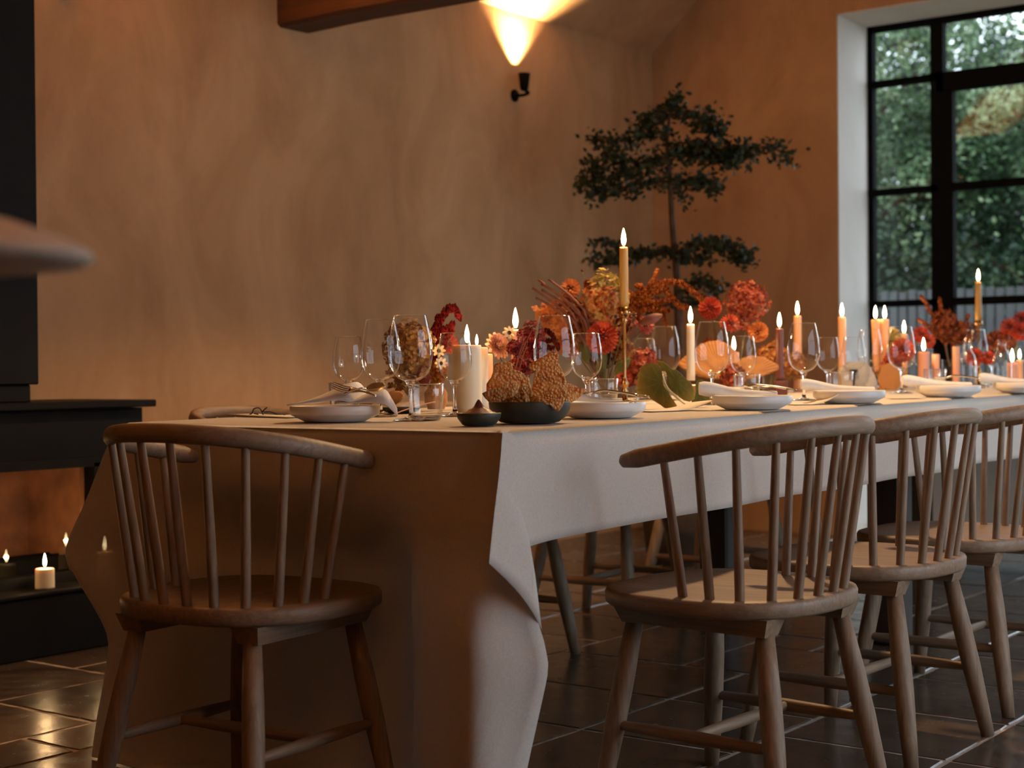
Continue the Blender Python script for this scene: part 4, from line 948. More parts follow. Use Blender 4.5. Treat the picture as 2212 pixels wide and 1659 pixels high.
cand(1820, 685, 6.0, .0155, 'peach', 'peach taper candle in front of the pale window reveal', taper=.95)
Pc = stand(1903, 6.0); zc = zat(1903, 805, 6.0)
for px, lab in ((1891, 'left of the two peach tapers leaning apart from one holder'), (1911, 'right of the two peach tapers leaning apart from one holder')):
    B = Vector((Pc.x, Pc.y, zc)) + R0*(.012 if px > 1900 else -.012); T = at(px, 690, 6.0); v = T-B
    candle(B, T.z, .0145, 'peach', lab, taper=1.15, lean=(v.x, v.y))
cand(1954, 721, 6.3, .0135, 'peach', 'peach candle whose flame stands over the large glass on the curled card', taper=.95)
cand(1996, 760, 5.9, .022, 'pink', 'short pink pillar candle seen through the small glass right of that card', taper=.97)
cand(2062, 716, 6.5, .0135, 'brown', 'candle whose flame shows in the brown red flowers at right', taper=.95)
cand(2115, 609, 6.5, .0135, 'ochre', 'tall ochre taper rising before the dark window at right', base=692, taper=.92)
cand(2187, 784, 5.9, .020, 'pink', 'low pink candle with a bright flame at the far right edge', taper=.97)
cand(2203, 778, 6.2, .014, 'peach', 'small candle close behind the low pink one at the far right edge', taper=.97, fs=.8)
cand(2066, 748, 5.9, .013, 'pink', 'unlit pale pink pillar candle below the brown red flowers at right', lit=False, taper=.98)
cand(2022, 765, 5.95, .015, 'pink', 'unlit pink candle right of the lit short pink pillar', lit=False, taper=.98)
# candle holders
def stick(px, d, top, label):
    P = stand(px, d); h = zat(px, top, d)-P.z; t = thing('candlestick', label, 'candlestick', P, 0, 'brass candlesticks')
    m = MB(); m.lathe([(0, 0), (.036, 0), (.037, .003), (.022, .009), (.009, .014), (.007, .022)], 24); obj('base', m, M['brass'], t)
    pr = [(.004, .02), (.010, .030), (.0115, .036), (.006, .044), (.010, .052), (.012, .060), (.006, .070), (.0045, .08), (.0045, h-.045), (.008, h-.040), (.0095, h-.034), (.006, h-.028), (.0125, h-.022)]
    m = MB(); m.lathe(pr, 18); obj('shaft', m, M['brass'], t)
    m = MB(); m.lathe([(.010, h-.024), (.0165, h-.018), (.0165, h+.004), (.0145, h+.004), (.0142, h-.0155), (0, h-.016)], 18); obj('cup', m, M['brass'], t)
stick(1350, 4.42, 667, 'slim brass candlestick carrying the tallest ochre taper among the middle flowers')
stick(2115, 6.5, 695, 'slim brass candlestick carrying the tall ochre taper at right')
P = stand(1903, 6.0); h = zc-P.z; m = MB(); m.lathe([(0, 0), (.032, 0), (.032, .004), (.006, .009), (.0045, h-.03), (.009, h-.02), (.027, h-.004), (.028, h), (0, h-.002)], 20)
tag(obj('candle_holder', m, M['brass'], None, P), 'brass holder gripping the two leaning peach tapers', 'candle holder')
for px, d, wd, top, mat, lab in ((1686, 5.3, .022, 814, 'wax_brown', 'small dark square block holding the brown taper'), (1499, 4.75, .018, 822, 'terraglaze', 'small mauve brown block holding the white taper')):
    P = stand(px, d); h = zat(px, top+8, d)-P.z-.001; m = MB(); m.box((-wd, -wd, 0), (wd, wd, h), .003); tag(obj('candle_block', m, M[mat], None, P, (0, 0, RZ)), lab, 'candle holder')
# candles on and in the stove
candle(Vector((0.722, 2.352, .2055)), .268, .030, 'ivory', 'ivory pillar candle with a wavy rim on the ledge of the black stove', taper=.98, fs=.85, group='stove candles', watts=.6)
candle(Vector((0.955, 2.352, .2055)), .297, .026, 'ivory', 'candle on the stove ledge glimmering through the hanging corner of the cloth', taper=.98, fs=.95, group='stove candles', watts=.6)
candle(Vector((0.42, 2.56, .226)), .33, .030, 'ivory', 'candle burning inside the stove behind the glass, at the left photo edge', taper=.98, fs=.85, group='stove candles', watts=1.6)
candle(Vector((0.10, 2.58, .226)), .32, .030, 'ivory', 'candle burning deeper left inside the stove, beyond the photo edge', taper=.98, fs=.85, group='stove candles', watts=1.2)

# ================================================================ FLOWERS
def frame(n, seed=0):
    n = Vector(n).normalized(); a = Vector((0, 0, 1)) if abs(n.z) < .9 else Vector((1, 0, 0)); u = (a-n*n.dot(a)).normalized(); return u, n.cross(u), n
def petal(m, base, d, nrm, L, W, cup):
    s = d.cross(nrm).normalized(); n = s.cross(d).normalized()
    row = []
    for t, wd, lift in ((0, .35, 0), (.45, 1.0, cup*.55), (.8, .85, cup*.5), (1, .25, cup*.1)):
        c = base + d*L*t - n*L*lift*.5
        row.append([c - s*W*wd*.5 + n*W*.28*wd, c, c + s*W*wd*.5 + n*W*.28*wd])
    m.grid(row)
def dahlia(px, py, rpx, d, mat, label, face=None, ball=True, vase=None, n=110, group=None):
    """ball or open dahlia built petal by petal; faces the given direction"""
    c = at(px, py, d); R = rpx*d/F; f = face or (-VIEW*.8 + Vector((0, 0, .55))); u, v, w = frame(f); t = thing('dahlia', label, 'flower', c, 0, group); m = MB()
    n = n if R*F/d > 24 else 70
    tm = 2.25 if ball else 1.55
    for k in range(n):
        q = (k+.5)/n; th = tm*q**.62; ph = k*2.39996; dr = (u*math.cos(ph)+v*math.sin(ph))*math.sin(th) + w*math.cos(th)
        nr = (u*math.cos(ph)+v*math.sin(ph))*(-math.cos(th)) + w*math.sin(th)
        if ball: petal(m, dr*R*.42, (dr*.9+(u*math.cos(ph)+v*math.sin(ph))*.12*math.sin(th)).normalized(), nr, R*.58*lerp(.75, 1.05, q), R*lerp(.17, .31, q), .3)
        else: petal(m, dr*R*.15, dr, nr, R*.88*lerp(.55, 1, q), R*lerp(.22, .34, q), .35)
    obj('petals', m, mat, t)
    m = MB(); m.lathe([(0, -.3*R), (.3*R, -.15*R), (.36*R, .1*R), (.18*R, .36*R), (0, .40*R)], 10); m.v = [tuple(u*x+v*y+w*z) for x, y, z in m.v]; obj('heart', m, M['darkleaf'], t)  # dark colour stands in for shade in the gaps between petals
    stem_to(t, c, -w*R*.3, vase); return t
def stem_to(t, c, start, vase, r=.0016, mat='stemgreen'):
    if vase is None: return
    e = vase - c; m = MB(); e2 = e - Vector((0, 0, -.01)); mid = start + (e-start)*.5 + Vector((0, 0, -.2*(start-e).length))*(.25)
    m.tube(cr([start, mid, e], 6), r, 6); obj('stem', m, M[mat], t)
def floret(m, p, n, s, petals=4, tw=0.0):
    u, v, w = frame(n)
    for k in range(petals):
        a = 2*PI*k/petals+tw; d = u*math.cos(a)+v*math.sin(a); q = -u*math.sin(a)+v*math.cos(a)
        m.add([p, p+d*s*.55+q*s*.42+w*s*.12, p+d*s+w*s*.05*random.uniform(-3, 3), p+d*s*.55-q*s*.42+w*s*.12], [(0, 1, 2, 3)], False)
def hydrangea(px, py, rx, ry, d, mat, label, n=150, s=9.5, vase=None, cone=0.0, mat2=None, group=None, extra=()):
    c = at(px, py, d); k_ = d/F; t = thing('hydrangea', label, 'flower', c, 0, group)
    ms = [MB(), MB()]
    for k in range(n):
        z = 1-2*(k+.5)/n; a = k*2.39996; r = math.sqrt(1-z*z); dr = Vector((r*math.cos(a), r*math.sin(a), z))
        sc = (1-cone*max(0, z)**1.2); p = R0*dr.x*rx*k_*sc + VIEW*dr.y*rx*k_*sc*.95 + Vector((0, 0, dr.z*ry*k_)); p *= random.uniform(.82, 1.14)
        nn = (p.normalized()+Vector((random.gauss(0, .35), random.gauss(0, .35), random.gauss(0, .35))))
        g = 1 if (mat2 and (dr.z > .55 or dr.dot(Vector((.75, 0, .45))) > .52)) else 0
        floret(ms[g], p, nn, s*k_*random.uniform(.8, 1.25), 4, random.random()*2)
    for (ex, ey, er, en) in extra:
        for k in range(en):
            p = at(ex+random.gauss(0, er*.5), ey+random.gauss(0, er*.5), d+random.gauss(0, .015))-c; floret(ms[0], p, Vector((random.gauss(0, 1), random.gauss(0, 1), random.gauss(0, 1))), s*k_*random.uniform(.8, 1.2), 4, random.random())
    obj('florets', ms[0], mat, t)
    if mat2: obj('florets', ms[1], mat2, t, label='greenish cream florets')
    m = MB(); m.lathe([(0, -ry*k_*.8), (rx*k_*.45, -ry*k_*.3), (rx*k_*.5, 0), (rx*k_*.35, ry*k_*.5), (0, ry*k_*.68)], 8); obj('core', m, mat, t)
    stem_to(t, c, Vector((0, 0, -ry*k_*.7)), vase, .0022); return t
def amaranth(paths, d, mat, label, vase=None, rad=6, dens=3.2, bead=2.6, group=None):
    c = at(*paths[0][0][:2], d); k_ = d/F; t = thing('amaranth', label, 'flower', c, 0, group); m = MB(); core = MB()
    for pl in paths:
        pts = cr([at(q[0], q[1], d+(q[2] if len(q) > 2 else 0))-c for q in pl], 6); L = sum((b_-a).length for a, b_ in zip(pts[:-1], pts[1:]))
        core.tube(pts, [rad*k_*.28*lerp(1, .35, i/(len(pts)-1)) for i in range(len(pts))], 5)
        n = int(L/k_*dens)
        for q in range(n):
            tt = random.random(); i = min(int(tt*(len(pts)-1)), len(pts)-2); p = pts[i].lerp(pts[i+1], tt*(len(pts)-1)-i)
            o_ = Vector((random.gauss(0, 1), random.gauss(0, 1), random.gauss(0, 1))).normalized(); p = p + o_*rad*k_*lerp(1, .5, tt)*random.uniform(.35, 1.35); b_ = bead*k_*random.uniform(.6, 1.6)
            m.add([p+Vector(x)*b_ for x in ((1,0,0), (-.5,.87,0), (-.5,-.87,0), (0,0,1.3), (0,0,-1.3))], [(0,1,3), (1,2,3), (2,0,3), (1,0,4), (2,1,4), (0,2,4)], False)
    obj('tassels', m, mat, t); obj('stems', core, mat, t)
    stem_to(t, c, Vector((0, 0, 0)), vase, .002, 'stembrown'); return t
def small_flower(px, py, rpx, d, mat, label, face=None, n=8, vase=None, eye=.34, group=None):
    c = at(px, py, d); R = rpx*d/F; u, v, w = frame(face or (-VIEW+Vector((.1, 0, .25)))); t = thing('small_flower', label, 'flower', c, 0, group); m = MB()
    for k in range(n):
        a = 2*PI*k/n; dr = u*math.cos(a)+v*math.sin(a); petal(m, dr*R*.12, (dr+w*.15).normalized(), w, R*.9, R*.48, .1)
    obj('petals', m, mat, t); m = MB(); m.lathe([(0, -.1*R), (R*eye, 0), (R*eye*.6, R*.2), (0, R*.26)], 10); m.v = [tuple(u*x+v*y+w*z) for x, y, z in m.v]; obj('eye', m, M['eye'], t)
    stem_to(t, c, -w*R*.1, vase, .0011); return t
def vase(px, d, prof, mat, label, nm='bud_vase'):
    P = stand(px, d); m = MB(); m.lathe(prof, 28); o = obj(nm, m, M[mat], None, P); tag(o, label, 'vase'); return P+Vector((0, 0, max(z for _, z in prof)-.03))
# A: rust hydrangea and burgundy amaranth in a small amber vase, left
vA = vase(942, 4.05, [(0, .003), (.022, .003), (.030, .02), (.031, .045), (.018, .066), (.013, .078), (.016, .086), (.013, .086), (.010, .076), (.015, .066), (.027, .045), (.020, .006), (0, .006)], 'terraglaze', 'small amber bud vase behind the nearest tumbler')
hydrangea(884, 748, 52, 53, 3.98, M['hyd_brown'], 'rust brown hydrangea head seen through the large wine glass at left', 150, 12, vA, 0, None, None, [(868, 826, 22, 26), (850, 800, 18, 12), (900, 815, 22, 12)])
amaranth([[(930, 800), (934, 750), (945, 705), (965, 672), (982, 666), (993, 686)], [(934, 770), (940, 720), (948, 682)], [(938, 765), (955, 722), (980, 700)], [(925, 790), (931, 745), (936, 712)], [(940, 760), (958, 735), (978, 712)], [(932, 790), (950, 760), (962, 742)]], 4.05, M['amar_red'], 'dark burgundy amaranth spike bending over right of the rust hydrangea', vA, 9, 5.5, 3.2)
dahlia(968, 742, 24, 4.12, M['pinkp'], 'pink dahlia half hidden behind the small wine glass at the ivory pillars', vase=vA)
small_flower(948, 758, 15, 4.0, M['creamp'], 'upper small cream flower with a dark eye beside the burgundy amaranth', vase=vA)
small_flower(953, 785, 14, 4.0, M['creamp'], 'lower small cream flower with a dark eye beside the burgundy amaranth', vase=vA)
hydrangea(946, 800, 20, 22, 4.03, M['hyd_rust'], 'small rust hydrangea tuft on the rim of the amber bud vase', 50, 9, vA)
def big_leaf(px, py, L, wd, d, ang, mat, label, vs=None):
    c = at(px, py, d); k_ = d/F; t = thing('leaf', label, 'leaf', c); m = MB(); dr = R0*math.cos(ang)+Vector((0, 0, math.sin(ang))); s = dr.cross(VIEW).normalized(); rows = []
    for k in range(9):
        q = k/8; wv = wd*k_*math.sin(PI*min(.98, q*.92+.04))**.8; p = dr*L*k_*(q-.5) - VIEW*.012*math.sin(PI*q)
        rows.append([p-s*wv+VIEW*.006, p-VIEW*.004, p+s*wv+VIEW*.006])
    m.grid(rows); obj('blade', m, mat, t); stem_to(t, c, dr*L*k_*-.5, vs, .0012, 'stembrown')
big_leaf(915, 812, 46, 15, 3.95, PI/2+.15, M['darkleaf'], 'near black burgundy leaf below the rust hydrangea', vA)
# B: peach dahlia and burgundy flowers behind the crispbread
vB = vase(1128, 3.95, [(0, .003), (.024, .003), (.027, .03), (.024, .062), (.020, .078), (.022, .08)], 'vase', 'small clear bud vase hidden behind the crispbread bowl')
dahlia(1074, 748, 32, 3.92, M['peachp'], 'open peach dahlia with pointed petals left of the pink taper', face=-VIEW*.75+R0*.55+Vector((0, 0, .35)), ball=False, vase=vB, n=90)
small_flower(1100, 719, 15, 3.98, M['creamp'], 'cream star flower with a dark red eye in front of the pink taper', vase=vB)
hydrangea(1149, 742, 30, 44, 3.98, M['amar_red'], 'deep burgundy flower mass behind the large glass at the crispbread bowl', 140, 8, vB)
for x, y, lab in ((1122, 786, 'crimson button flower left of the burgundy mass'), (1140, 793, 'crimson button flower right above the crispbread bowl'), (1112, 752, 'crimson button flower beside the open peach dahlia')):
    hydrangea(x, y, 16, 15, 3.9, M['amar_red'], lab, 45, 7, vB)
amaranth([[(1160, 770), (1163, 735), (1178, 716), (1192, 722), (1203, 742), (1208, 756)], [(1158, 760), (1175, 738), (1194, 736)], [(1156, 772), (1176, 752), (1197, 752)]], 4.02, M['amar_red'], 'burgundy amaranth arching inside the outline of the large wine glass', vB, 6, 4, 2.6)
for pl, lab in (([(1112, 800), (1125, 765), (1158, 694)], 'tallest dark red blade rising over the burgundy mass'), ([(1114, 800), (1122, 765), (1134, 729)], 'short dark red blade beside the burgundy mass'), ([(1122, 798), (1130, 770), (1140, 742)], 'short reddish blade leaning across the burgundy mass')):
    b0 = at(pl[0][0], pl[0][1], 3.86); m = MB(); pts = cr([at(x, y, 3.86)-b0 for x, y in pl], 5); m.tube([vB-b0]+pts, [.0015]+[.0028]*(len(pts)-3)+[.0022, .0016, .0006], 6, True, .4); tag(obj('grass_blade', m, M['stembrown'], None, b0), lab, 'leaf', 'dark red blades')
# C: the big arrangement in the middle
vC = vase(1308, 4.5, [(0, .003), (.027, .003), (.029, .008), (.030, .155), (.0312, .157)], 'vase', 'tall straight clear glass vase holding the middle flowers', 'glass_vase')
vC.z -= .09
hydrangea(1306, 650, 47, 62, 4.46, M['hyd_mix'], 'tall orange and green hydrangea head at the top of the middle flowers', 230, 9, vC, .35, M['hyd_green'])
hydrangea(1218, 688, 46, 40, 4.52, M['orange'], 'loose orange hydrangea at the left of the middle flowers', 120, 11, vC, 0, None, None, [(1175, 675, 18, 16), (1225, 735, 26, 24), (1260, 700, 30, 26), (1240, 760, 20, 12)])
dahlia(1232, 622, 24, 4.5, M['orange'], 'orange ball dahlia high on the left of the middle flowers', vase=vC)
dahlia(1301, 727, 38, 4.36, M['coral'], 'large coral ball dahlia low in the middle flowers, behind the small glass', vase=vC, n=150)
dahlia(1393, 701, 24, 4.55, M['pinkp'], 'pink ball dahlia right of the large coral one in the middle flowers', face=R0*.5-VIEW*.3+Vector((0, 0, .6)), vase=vC)
amaranth([[(1345, 720), (1372, 660), (1395, 628), (1412, 606), (1421, 584)], [(1360, 690), (1392, 640), (1430, 612), (1470, 612), (1500, 632), (1518, 648)], [(1430, 615), (1450, 640), (1468, 660), (1488, 664)], [(1372, 660), (1405, 655), (1428, 672), (1440, 700)], [(1340, 625), (1368, 640), (1395, 655)], [(1350, 655), (1385, 650), (1425, 652), (1445, 650)], [(1345, 700), (1385, 672), (1425, 668), (1448, 672)], [(1370, 650), (1385, 622), (1374, 618)], [(1350, 640), (1370, 660), (1380, 690)], [(1340, 740), (1350, 700), (1375, 670)], [(1330, 770), (1342, 735), (1360, 700)], [(1365, 668), (1390, 645), (1420, 630), (1440, 618)]], 4.5, M['amar_orange'], 'burnt orange amaranth sprays arching to the right of the middle flowers', vC, 6.0, 6.5, 2.7)
hydrangea(1345, 755, 24, 26, 4.5, M['hyd_rust'], 'rust hydrangea tuft under the orange amaranth in the middle flowers', 50, 9, vC)
TWIG = ['bare brown twig with the second highest tip, left of the orange ball dahlia', 'bare brown twig whose tip reaches farthest left over the middle flowers', 'lowest bare brown twig fanning out left of the middle flowers', 'dark inner bare twig in the middle of the brown fan', 'bare brown twig with the highest tip, crossing the orange ball dahlia', 'bare brown twig just under the second highest tip of the fan']
hydrangea(1262, 716, 28, 26, 4.48, M['hyd_rust'], 'rust floret cluster filling the gap left of the large coral dahlia', 80, 8, vC)
hydrangea(1340, 702, 26, 24, 4.5, M['hyd_red'], 'dark red floret cluster between the tall hydrangea and the pink dahlia', 80, 8, vC)
hydrangea(1300, 775, 24, 16, 4.5, M['darkleaf'], 'dark burgundy foliage at the mouth of the tall glass vase', 50, 12, vC)
hydrangea(1232, 664, 24, 16, 4.5, M['amar_brown'], 'dark brown foliage where the bare twigs meet the middle flowers', 50, 12, vC)
for k, (a, b_) in enumerate((((1163, 604), (1262, 690)), ((1150, 622), (1240, 694)), ((1157, 643), (1218, 684)), ((1170, 626), (1236, 676)), ((1185, 603), (1262, 670)), ((1169, 613), (1250, 672)))):
    b0 = at(b_[0], b_[1], 4.42); m = MB(); q = at((a[0]+b_[0])/2+3, (a[1]+b_[1])/2-2, 4.43)-b0; m.tube([vC-b0]+cr([Vector((0, 0, 0)), q, at(a[0], a[1], 4.44)-b0], 4), [.002]+[.0042, .004, .004, .004, .0038, .0036, .0034, .0034, .0036], 7); tag(obj('brown_twig', m, M['stembrown'], None, b0), TWIG[k], 'twig', 'bare brown twigs')
for x, y, lab in ((1330, 683, 'left dark pansy with a cream rim under the tall hydrangea'), (1351, 681, 'middle dark pansy with a cream rim under the tall hydrangea'), (1369, 680, 'right dark pansy with a cream rim under the tall hydrangea')): small_flower(x, y, 8, 4.38, M['hyd_rust'], lab, n=6, vase=vC, eye=.62)
b0 = at(1272, 625, 4.5); m = MB(); m.tube([vC-b0]+cr([Vector((0, 0, 0)), at(1264, 605, 4.5)-b0, at(1259, 588, 4.5)-b0], 4), .0011, 5); t = thing('seed_head', 'tiny dark seed head on a thin stem above the middle flowers', 'flower', b0); obj('stem', m, M['stemgreen'], t); m = MB(); m.lathe([(0, -.004), (.0045, -.001), (.005, .002), (0, .006)], 10, at(1258, 585, 4.5)-b0); obj('head', m, M['darkleaf'], t)
hydrangea(1273, 615, 9, 10, 4.5, M['hyd_red'], 'small dark red bloom between the orange dahlia and tall hydrangea', 24, 8, vC)
for x, y, L, an, lab in ((1262, 762, 50, 1.9, 'drooping green leaf left of the glass vase neck'), (1300, 782, 60, 1.3, 'dark green leaf inside the glass vase'), (1345, 790, 46, .8, 'green leaf right of the glass vase neck'), (1405, 690, 56, .35, 'brown bract in front of the pink ball dahlia')): big_leaf(x, y, L, 11, 4.45, an, M['leafgreen'] if x < 1400 else M['stembrown'], lab, vC)
# low flowers around it
vL = vase(1362, 4.75, [(0, .003), (.02, .003), (.024, .02), (.021, .042), (.022, .046)], 'vase', 'low clear vase behind the brass candlestick foot')
hydrangea(1385, 785, 36, 30, 4.75, M['hyd_red'], 'low pinkish red hydrangea behind the vine leaf', 110, 9, vL, 0, None, None, [(1365, 815, 18, 20)])
dahlia(1347, 815, 22, 4.72, M['coral'], 'low coral dahlia left of the vine leaf', vase=vL)
# D: behind the large glass right of the white taper
vD = vase(1590, 5.2, [(0, .003), (.024, .003), (.026, .01), (.026, .07), (.0272, .072)], 'vase', 'short clear vase under the red hydrangea')
dahlia(1534, 664, 27, 5.15, M['redp'], 'red ball dahlia upper left of the red hydrangea', vase=vD)
dahlia(1577, 698, 24, 5.1, M['coral'], 'coral ball dahlia just below the red one, beside the red hydrangea', face=R0*.3-VIEW*.4+Vector((0, 0, .8)), vase=vD)
hydrangea(1614, 652, 44, 42, 5.25, M['hyd_red'], 'big red hydrangea head right of the two ball dahlias', 170, 8.5, vD, .2, None, None, [(1608, 700, 22, 18)])
dahlia(1637, 716, 24, 5.2, M['orange'], 'orange ball dahlia below the red hydrangea at right', face=-R0*.2-VIEW*.6+Vector((0, 0, .1)), vase=vD)
hydrangea(1580, 812, 26, 24, 4.9, M['hyd_red'], 'low red hydrangea tuft at the foot of the large glass', 60, 9, vD)
hydrangea(1540, 750, 22, 14, 5.2, M['redp'], 'dark red blossom seen through the large glass right of the white taper', 50, 9, vD)
# E..: farther arrangements
vE = vase(1664, 5.55, [(0, .003), (.026, .003), (.028, .06), (.029, .062)], 'vase', 'ribbed clear tumbler vase left of the brown taper')
hydrangea(1667, 775, 34, 32, 5.55, M['hyd_rust'], 'yellow rust hydrangea left of the brown taper', 110, 8, vE, 0, None, None, [(1700, 800, 16, 16)])
hydrangea(1718, 790, 22, 28, 5.7, M['hyd_rust'], 'rust flowers seen through the large glass right of the brown taper', 70, 8, vE)
vF = vase(1945, 5.95, [(0, .003), (.026, .003), (.028, .06), (.029, .062)], 'vase', 'short clear vase behind the large glass on the curled card')
hydrangea(1924, 735, 20, 26, 6.05, M['hyd_green'], 'yellow green foliage right of the two leaning tapers', 70, 8, vF)
dahlia(1950, 755, 29, 5.9, M['coral'], 'coral dahlia seen through the large glass on the curled card', vase=vF)
dahlia(1988, 722, 21, 6.1, M['redp'], 'red dahlia upper right of the large glass on the curled card', vase=vF)
dahlia(2004, 736, 18, 6.1, M['coral'], 'coral red dahlia just right of the upper red one', vase=vF)
hydrangea(1925, 790, 18, 26, 5.95, M['redp'], 'red blossom low right of the leaning tapers', 50, 8, vF)
vG = vase(2052, 6.3, [(0, .003), (.030, .003), (.032, .11), (.033, .112)], 'vase', 'dark looking clear vase under the brown red flowers at right', 'glass_vase')
hydrangea(2040, 702, 26, 30, 6.3, M['amar_brown'], 'brown red feathery bloom, left half of the mass before the window', 110, 9, vG)
hydrangea(2075, 718, 32, 24, 6.32, M['amar_brown'], 'brown red feathery bloom, right half of the mass before the window', 110, 9, vG)
amaranth([[(2040, 740), (2020, 690), (2000, 655), (1990, 640)], [(2045, 740), (2035, 680), (2030, 645)], [(2030, 730), (2005, 705), (1985, 690)], [(2060, 735), (2085, 700), (2092, 680)]], 6.3, M['amar_brown'], 'thin brown red sprays rising before the dark window mullion', vG, 4, 4, 2.4)
vH = vase(2182, 6.25, [(0, .003), (.028, .003), (.030, .08), (.031, .082)], 'vase', 'clear vase under the coral balls at the right edge')
dahlia(2180, 706, 22, 6.3, M['coral'], 'coral ball dahlia at the right edge, left one of three', vase=vH)
dahlia(2207, 690, 21, 6.35, M['redp'], 'red ball dahlia at the right edge, highest of three', vase=vH)
dahlia(2204, 716, 21, 6.25, M['redp'], 'red ball dahlia at the right edge, lowest of three', vase=vH)
hydrangea(2160, 738, 34, 22, 6.35, M['amar_brown'], 'brown foliage below the coral balls at the right edge', 80, 9, vH)
dahlia(2105, 770, 22, 6.0, M['redp'], 'red dahlia seen through the large glass under the tall ochre taper', vase=stand(2105, 6.0)+Vector((0, 0, .002)))
dahlia(2135, 772, 17, 6.0, M['redp'], 'small red dahlia right of the one under the tall ochre taper', vase=stand(2135, 6.0)+Vector((0, 0, .002)))
# fan mushrooms
cvP = lambda x, y: (x, y)
MG = 'fan shaped mushrooms on the table'
sheet('mushroom', [(1462,786),(1480,770),(1500,756),(1512,745),(1530,738),(1550,736),(1570,742),(1590,760),(1602,786),(1596,806),(1575,818),(1540,818),(1510,812),(1485,802)], (1556, 815), cvP, 5.0, lambda u, v: .6*v+2*u*u, M['mush'], .006, 'large orange fan shaped mushroom seen through the large glass by the white taper', 'mushroom', MG, amp=.014, freq=34, seed=11)
sheet('mushroom', [(1602,775),(1625,768),(1650,772),(1680,788),(1683,797),(1662,806),(1640,815),(1615,818),(1595,800)], (1608, 808), cvP, 5.15, lambda u, v: .5*v+2*u*u, M['mush'], .006, 'orange fan shaped mushroom pointing right towards the brown taper', 'mushroom', MG, amp=.012, freq=34, seed=12)
sheet('mushroom', [(824,862),(835,850),(850,845),(866,846),(873,852),(868,864),(856,872),(840,876),(828,874)], (830, 872), cvP, 3.86, lambda u, v: .5*v, M['mush'], .005, 'pale fan shaped mushroom on a dark dish left of the nearest tumbler', 'mushroom', MG, amp=.004, freq=40, seed=13)
sheet('mushroom', [(768,860),(780,850),(795,848),(806,854),(810,866),(800,876),(780,878)], (785, 876), cvP, 3.9, lambda u, v: .5*v, M['mush'], .005, 'pale fan shaped mushroom behind the peaked napkin', 'mushroom', MG, amp=.004, freq=40, seed=14)
sheet('mushroom', [(1905,790),(1925,782),(1945,800),(1950,830),(1935,842),(1905,842),(1895,820)], (1920, 840), cvP, 5.7, lambda u, v: .5*v, M['mush'], .006, 'yellow fan shaped mushroom right of the grey linen bundle', 'mushroom', MG, amp=.006, freq=30, seed=15)
P = stand(866, 3.86); m = MB(); m.lathe([(0, 0), (.03, 0), (.045, .006), (.05, .014), (.048, .015), (.04, .008), (0, .005)], 32); tag(obj('dark_dish', m, M['stoneware'], None, P), 'low dark dish left of the nearest tumbler', 'dish')
b0 = on_table(850, 897); b0.z += .002; m = MB(); m.tube(cr([Vector((-.0, 0, 0)), at(868, 888, depth(b0)+.01)-b0, at(905, 876, depth(b0)+.05)-b0, at(940, 868, depth(b0)+.10)-b0], 5), .0014, 6); tag(obj('pink_thread', m, M['wax_pink'], None, b0), 'thin pink stalk lying behind the nearest tumbler', 'stalk')
# grey linen bundle
P = stand(1853, 5.25); m = MB(); rows = []
for k in range(15):
    t = k/14; z = .105*t; row = []
    for q in range(26):
        a = 2*PI*q/26; c, s = math.cos(a), math.sin(a); n_ = 4
        row.append(Vector((.064*math.copysign(abs(c)**(2/n_), c)*(1-.08*t)*(1-.5*max(0, t-.8)**2*6)+.01*t*math.sin(z*50), .035*math.copysign(abs(s)**(2/n_), s)*(1-.45*t), z+.006*math.sin(c*3+1)*t-.010*abs(c)**3*t + .002*noise.noise(Vector((c*3, s*3, z*40))))) + Vector((.0025*noise.noise(Vector((q*.6, z*45, 2))), .004*noise.noise(Vector((q*.5, z*50, 7))), 0)))
    rows.append(row)
m.grid(rows, True, True); m.add(rows[-1], [tuple(range(26))]); m.add(rows[0], [tuple(range(25, -1, -1))])
tag(obj('linen_bundle', m, M['greylinen'], None, P, (0, 0, RZ)), 'grey beige folded linen bundle standing behind the fourth plate', 'linen')
P = stand(2020, 5.75); m = MB(); m.box((-.04, -.004, 0), (.04, .004, .042), .001); tag(obj('place_card', m, M['paper'], None, P, (0, 0, RZ+.15)), 'small upright cream card behind the fifth plate', 'card')
for px, d, lab in ((2090, 5.9, 'clear water bottle left of the large glass under the tall taper'), (2165, 5.7, 'clear water bottle near the right photo edge')):
    P = stand(px, d); m = MB(); m.lathe([(0, .002), (.034, .002), (.036, .01), (.036, .10), (.030, .125), (.015, .15), (.0135, .18), (.0155, .184)], 28); tag(obj('water_bottle', m, M['tumbler'], None, P), lab, 'bottle', 'water bottles')

# ================================================================ INDOOR TREE, FLOOR LAMP
TD = 7.0
tb0 = at(1472, 800, TD); tr = thing('indoor_tree', 'tall slender indoor tree with tiers of small dark leaves, in the corner behind the table', 'tree', (tb0.x, tb0.y, 0)); T0 = Vector((tb0.x, tb0.y, 0))
m = MB(); m.lathe([(0, .001), (.16, .001), (.20, .30), (.205, .32), (.19, .32), (.18, .27), (0, .27)], 28); obj('pot', m, M['pot'], tr)
m = MB(); tp = cr([Vector((0, 0, .2)), Vector((.01, 0, .5)), at(1468, 760, TD)-T0, at(1462, 600, TD)-T0, at(1452, 480, TD)-T0, at(1447, 380, TD)-T0, at(1441, 310, TD)-T0, at(1450, 222, TD)-T0], 5)
m.tube(tp, [lerp(.026, .006, k/(len(tp)-1)) for k in range(len(tp))], 8); obj('trunk', m, M['bark'], tr)
rb = random.Random(12); br = MB()
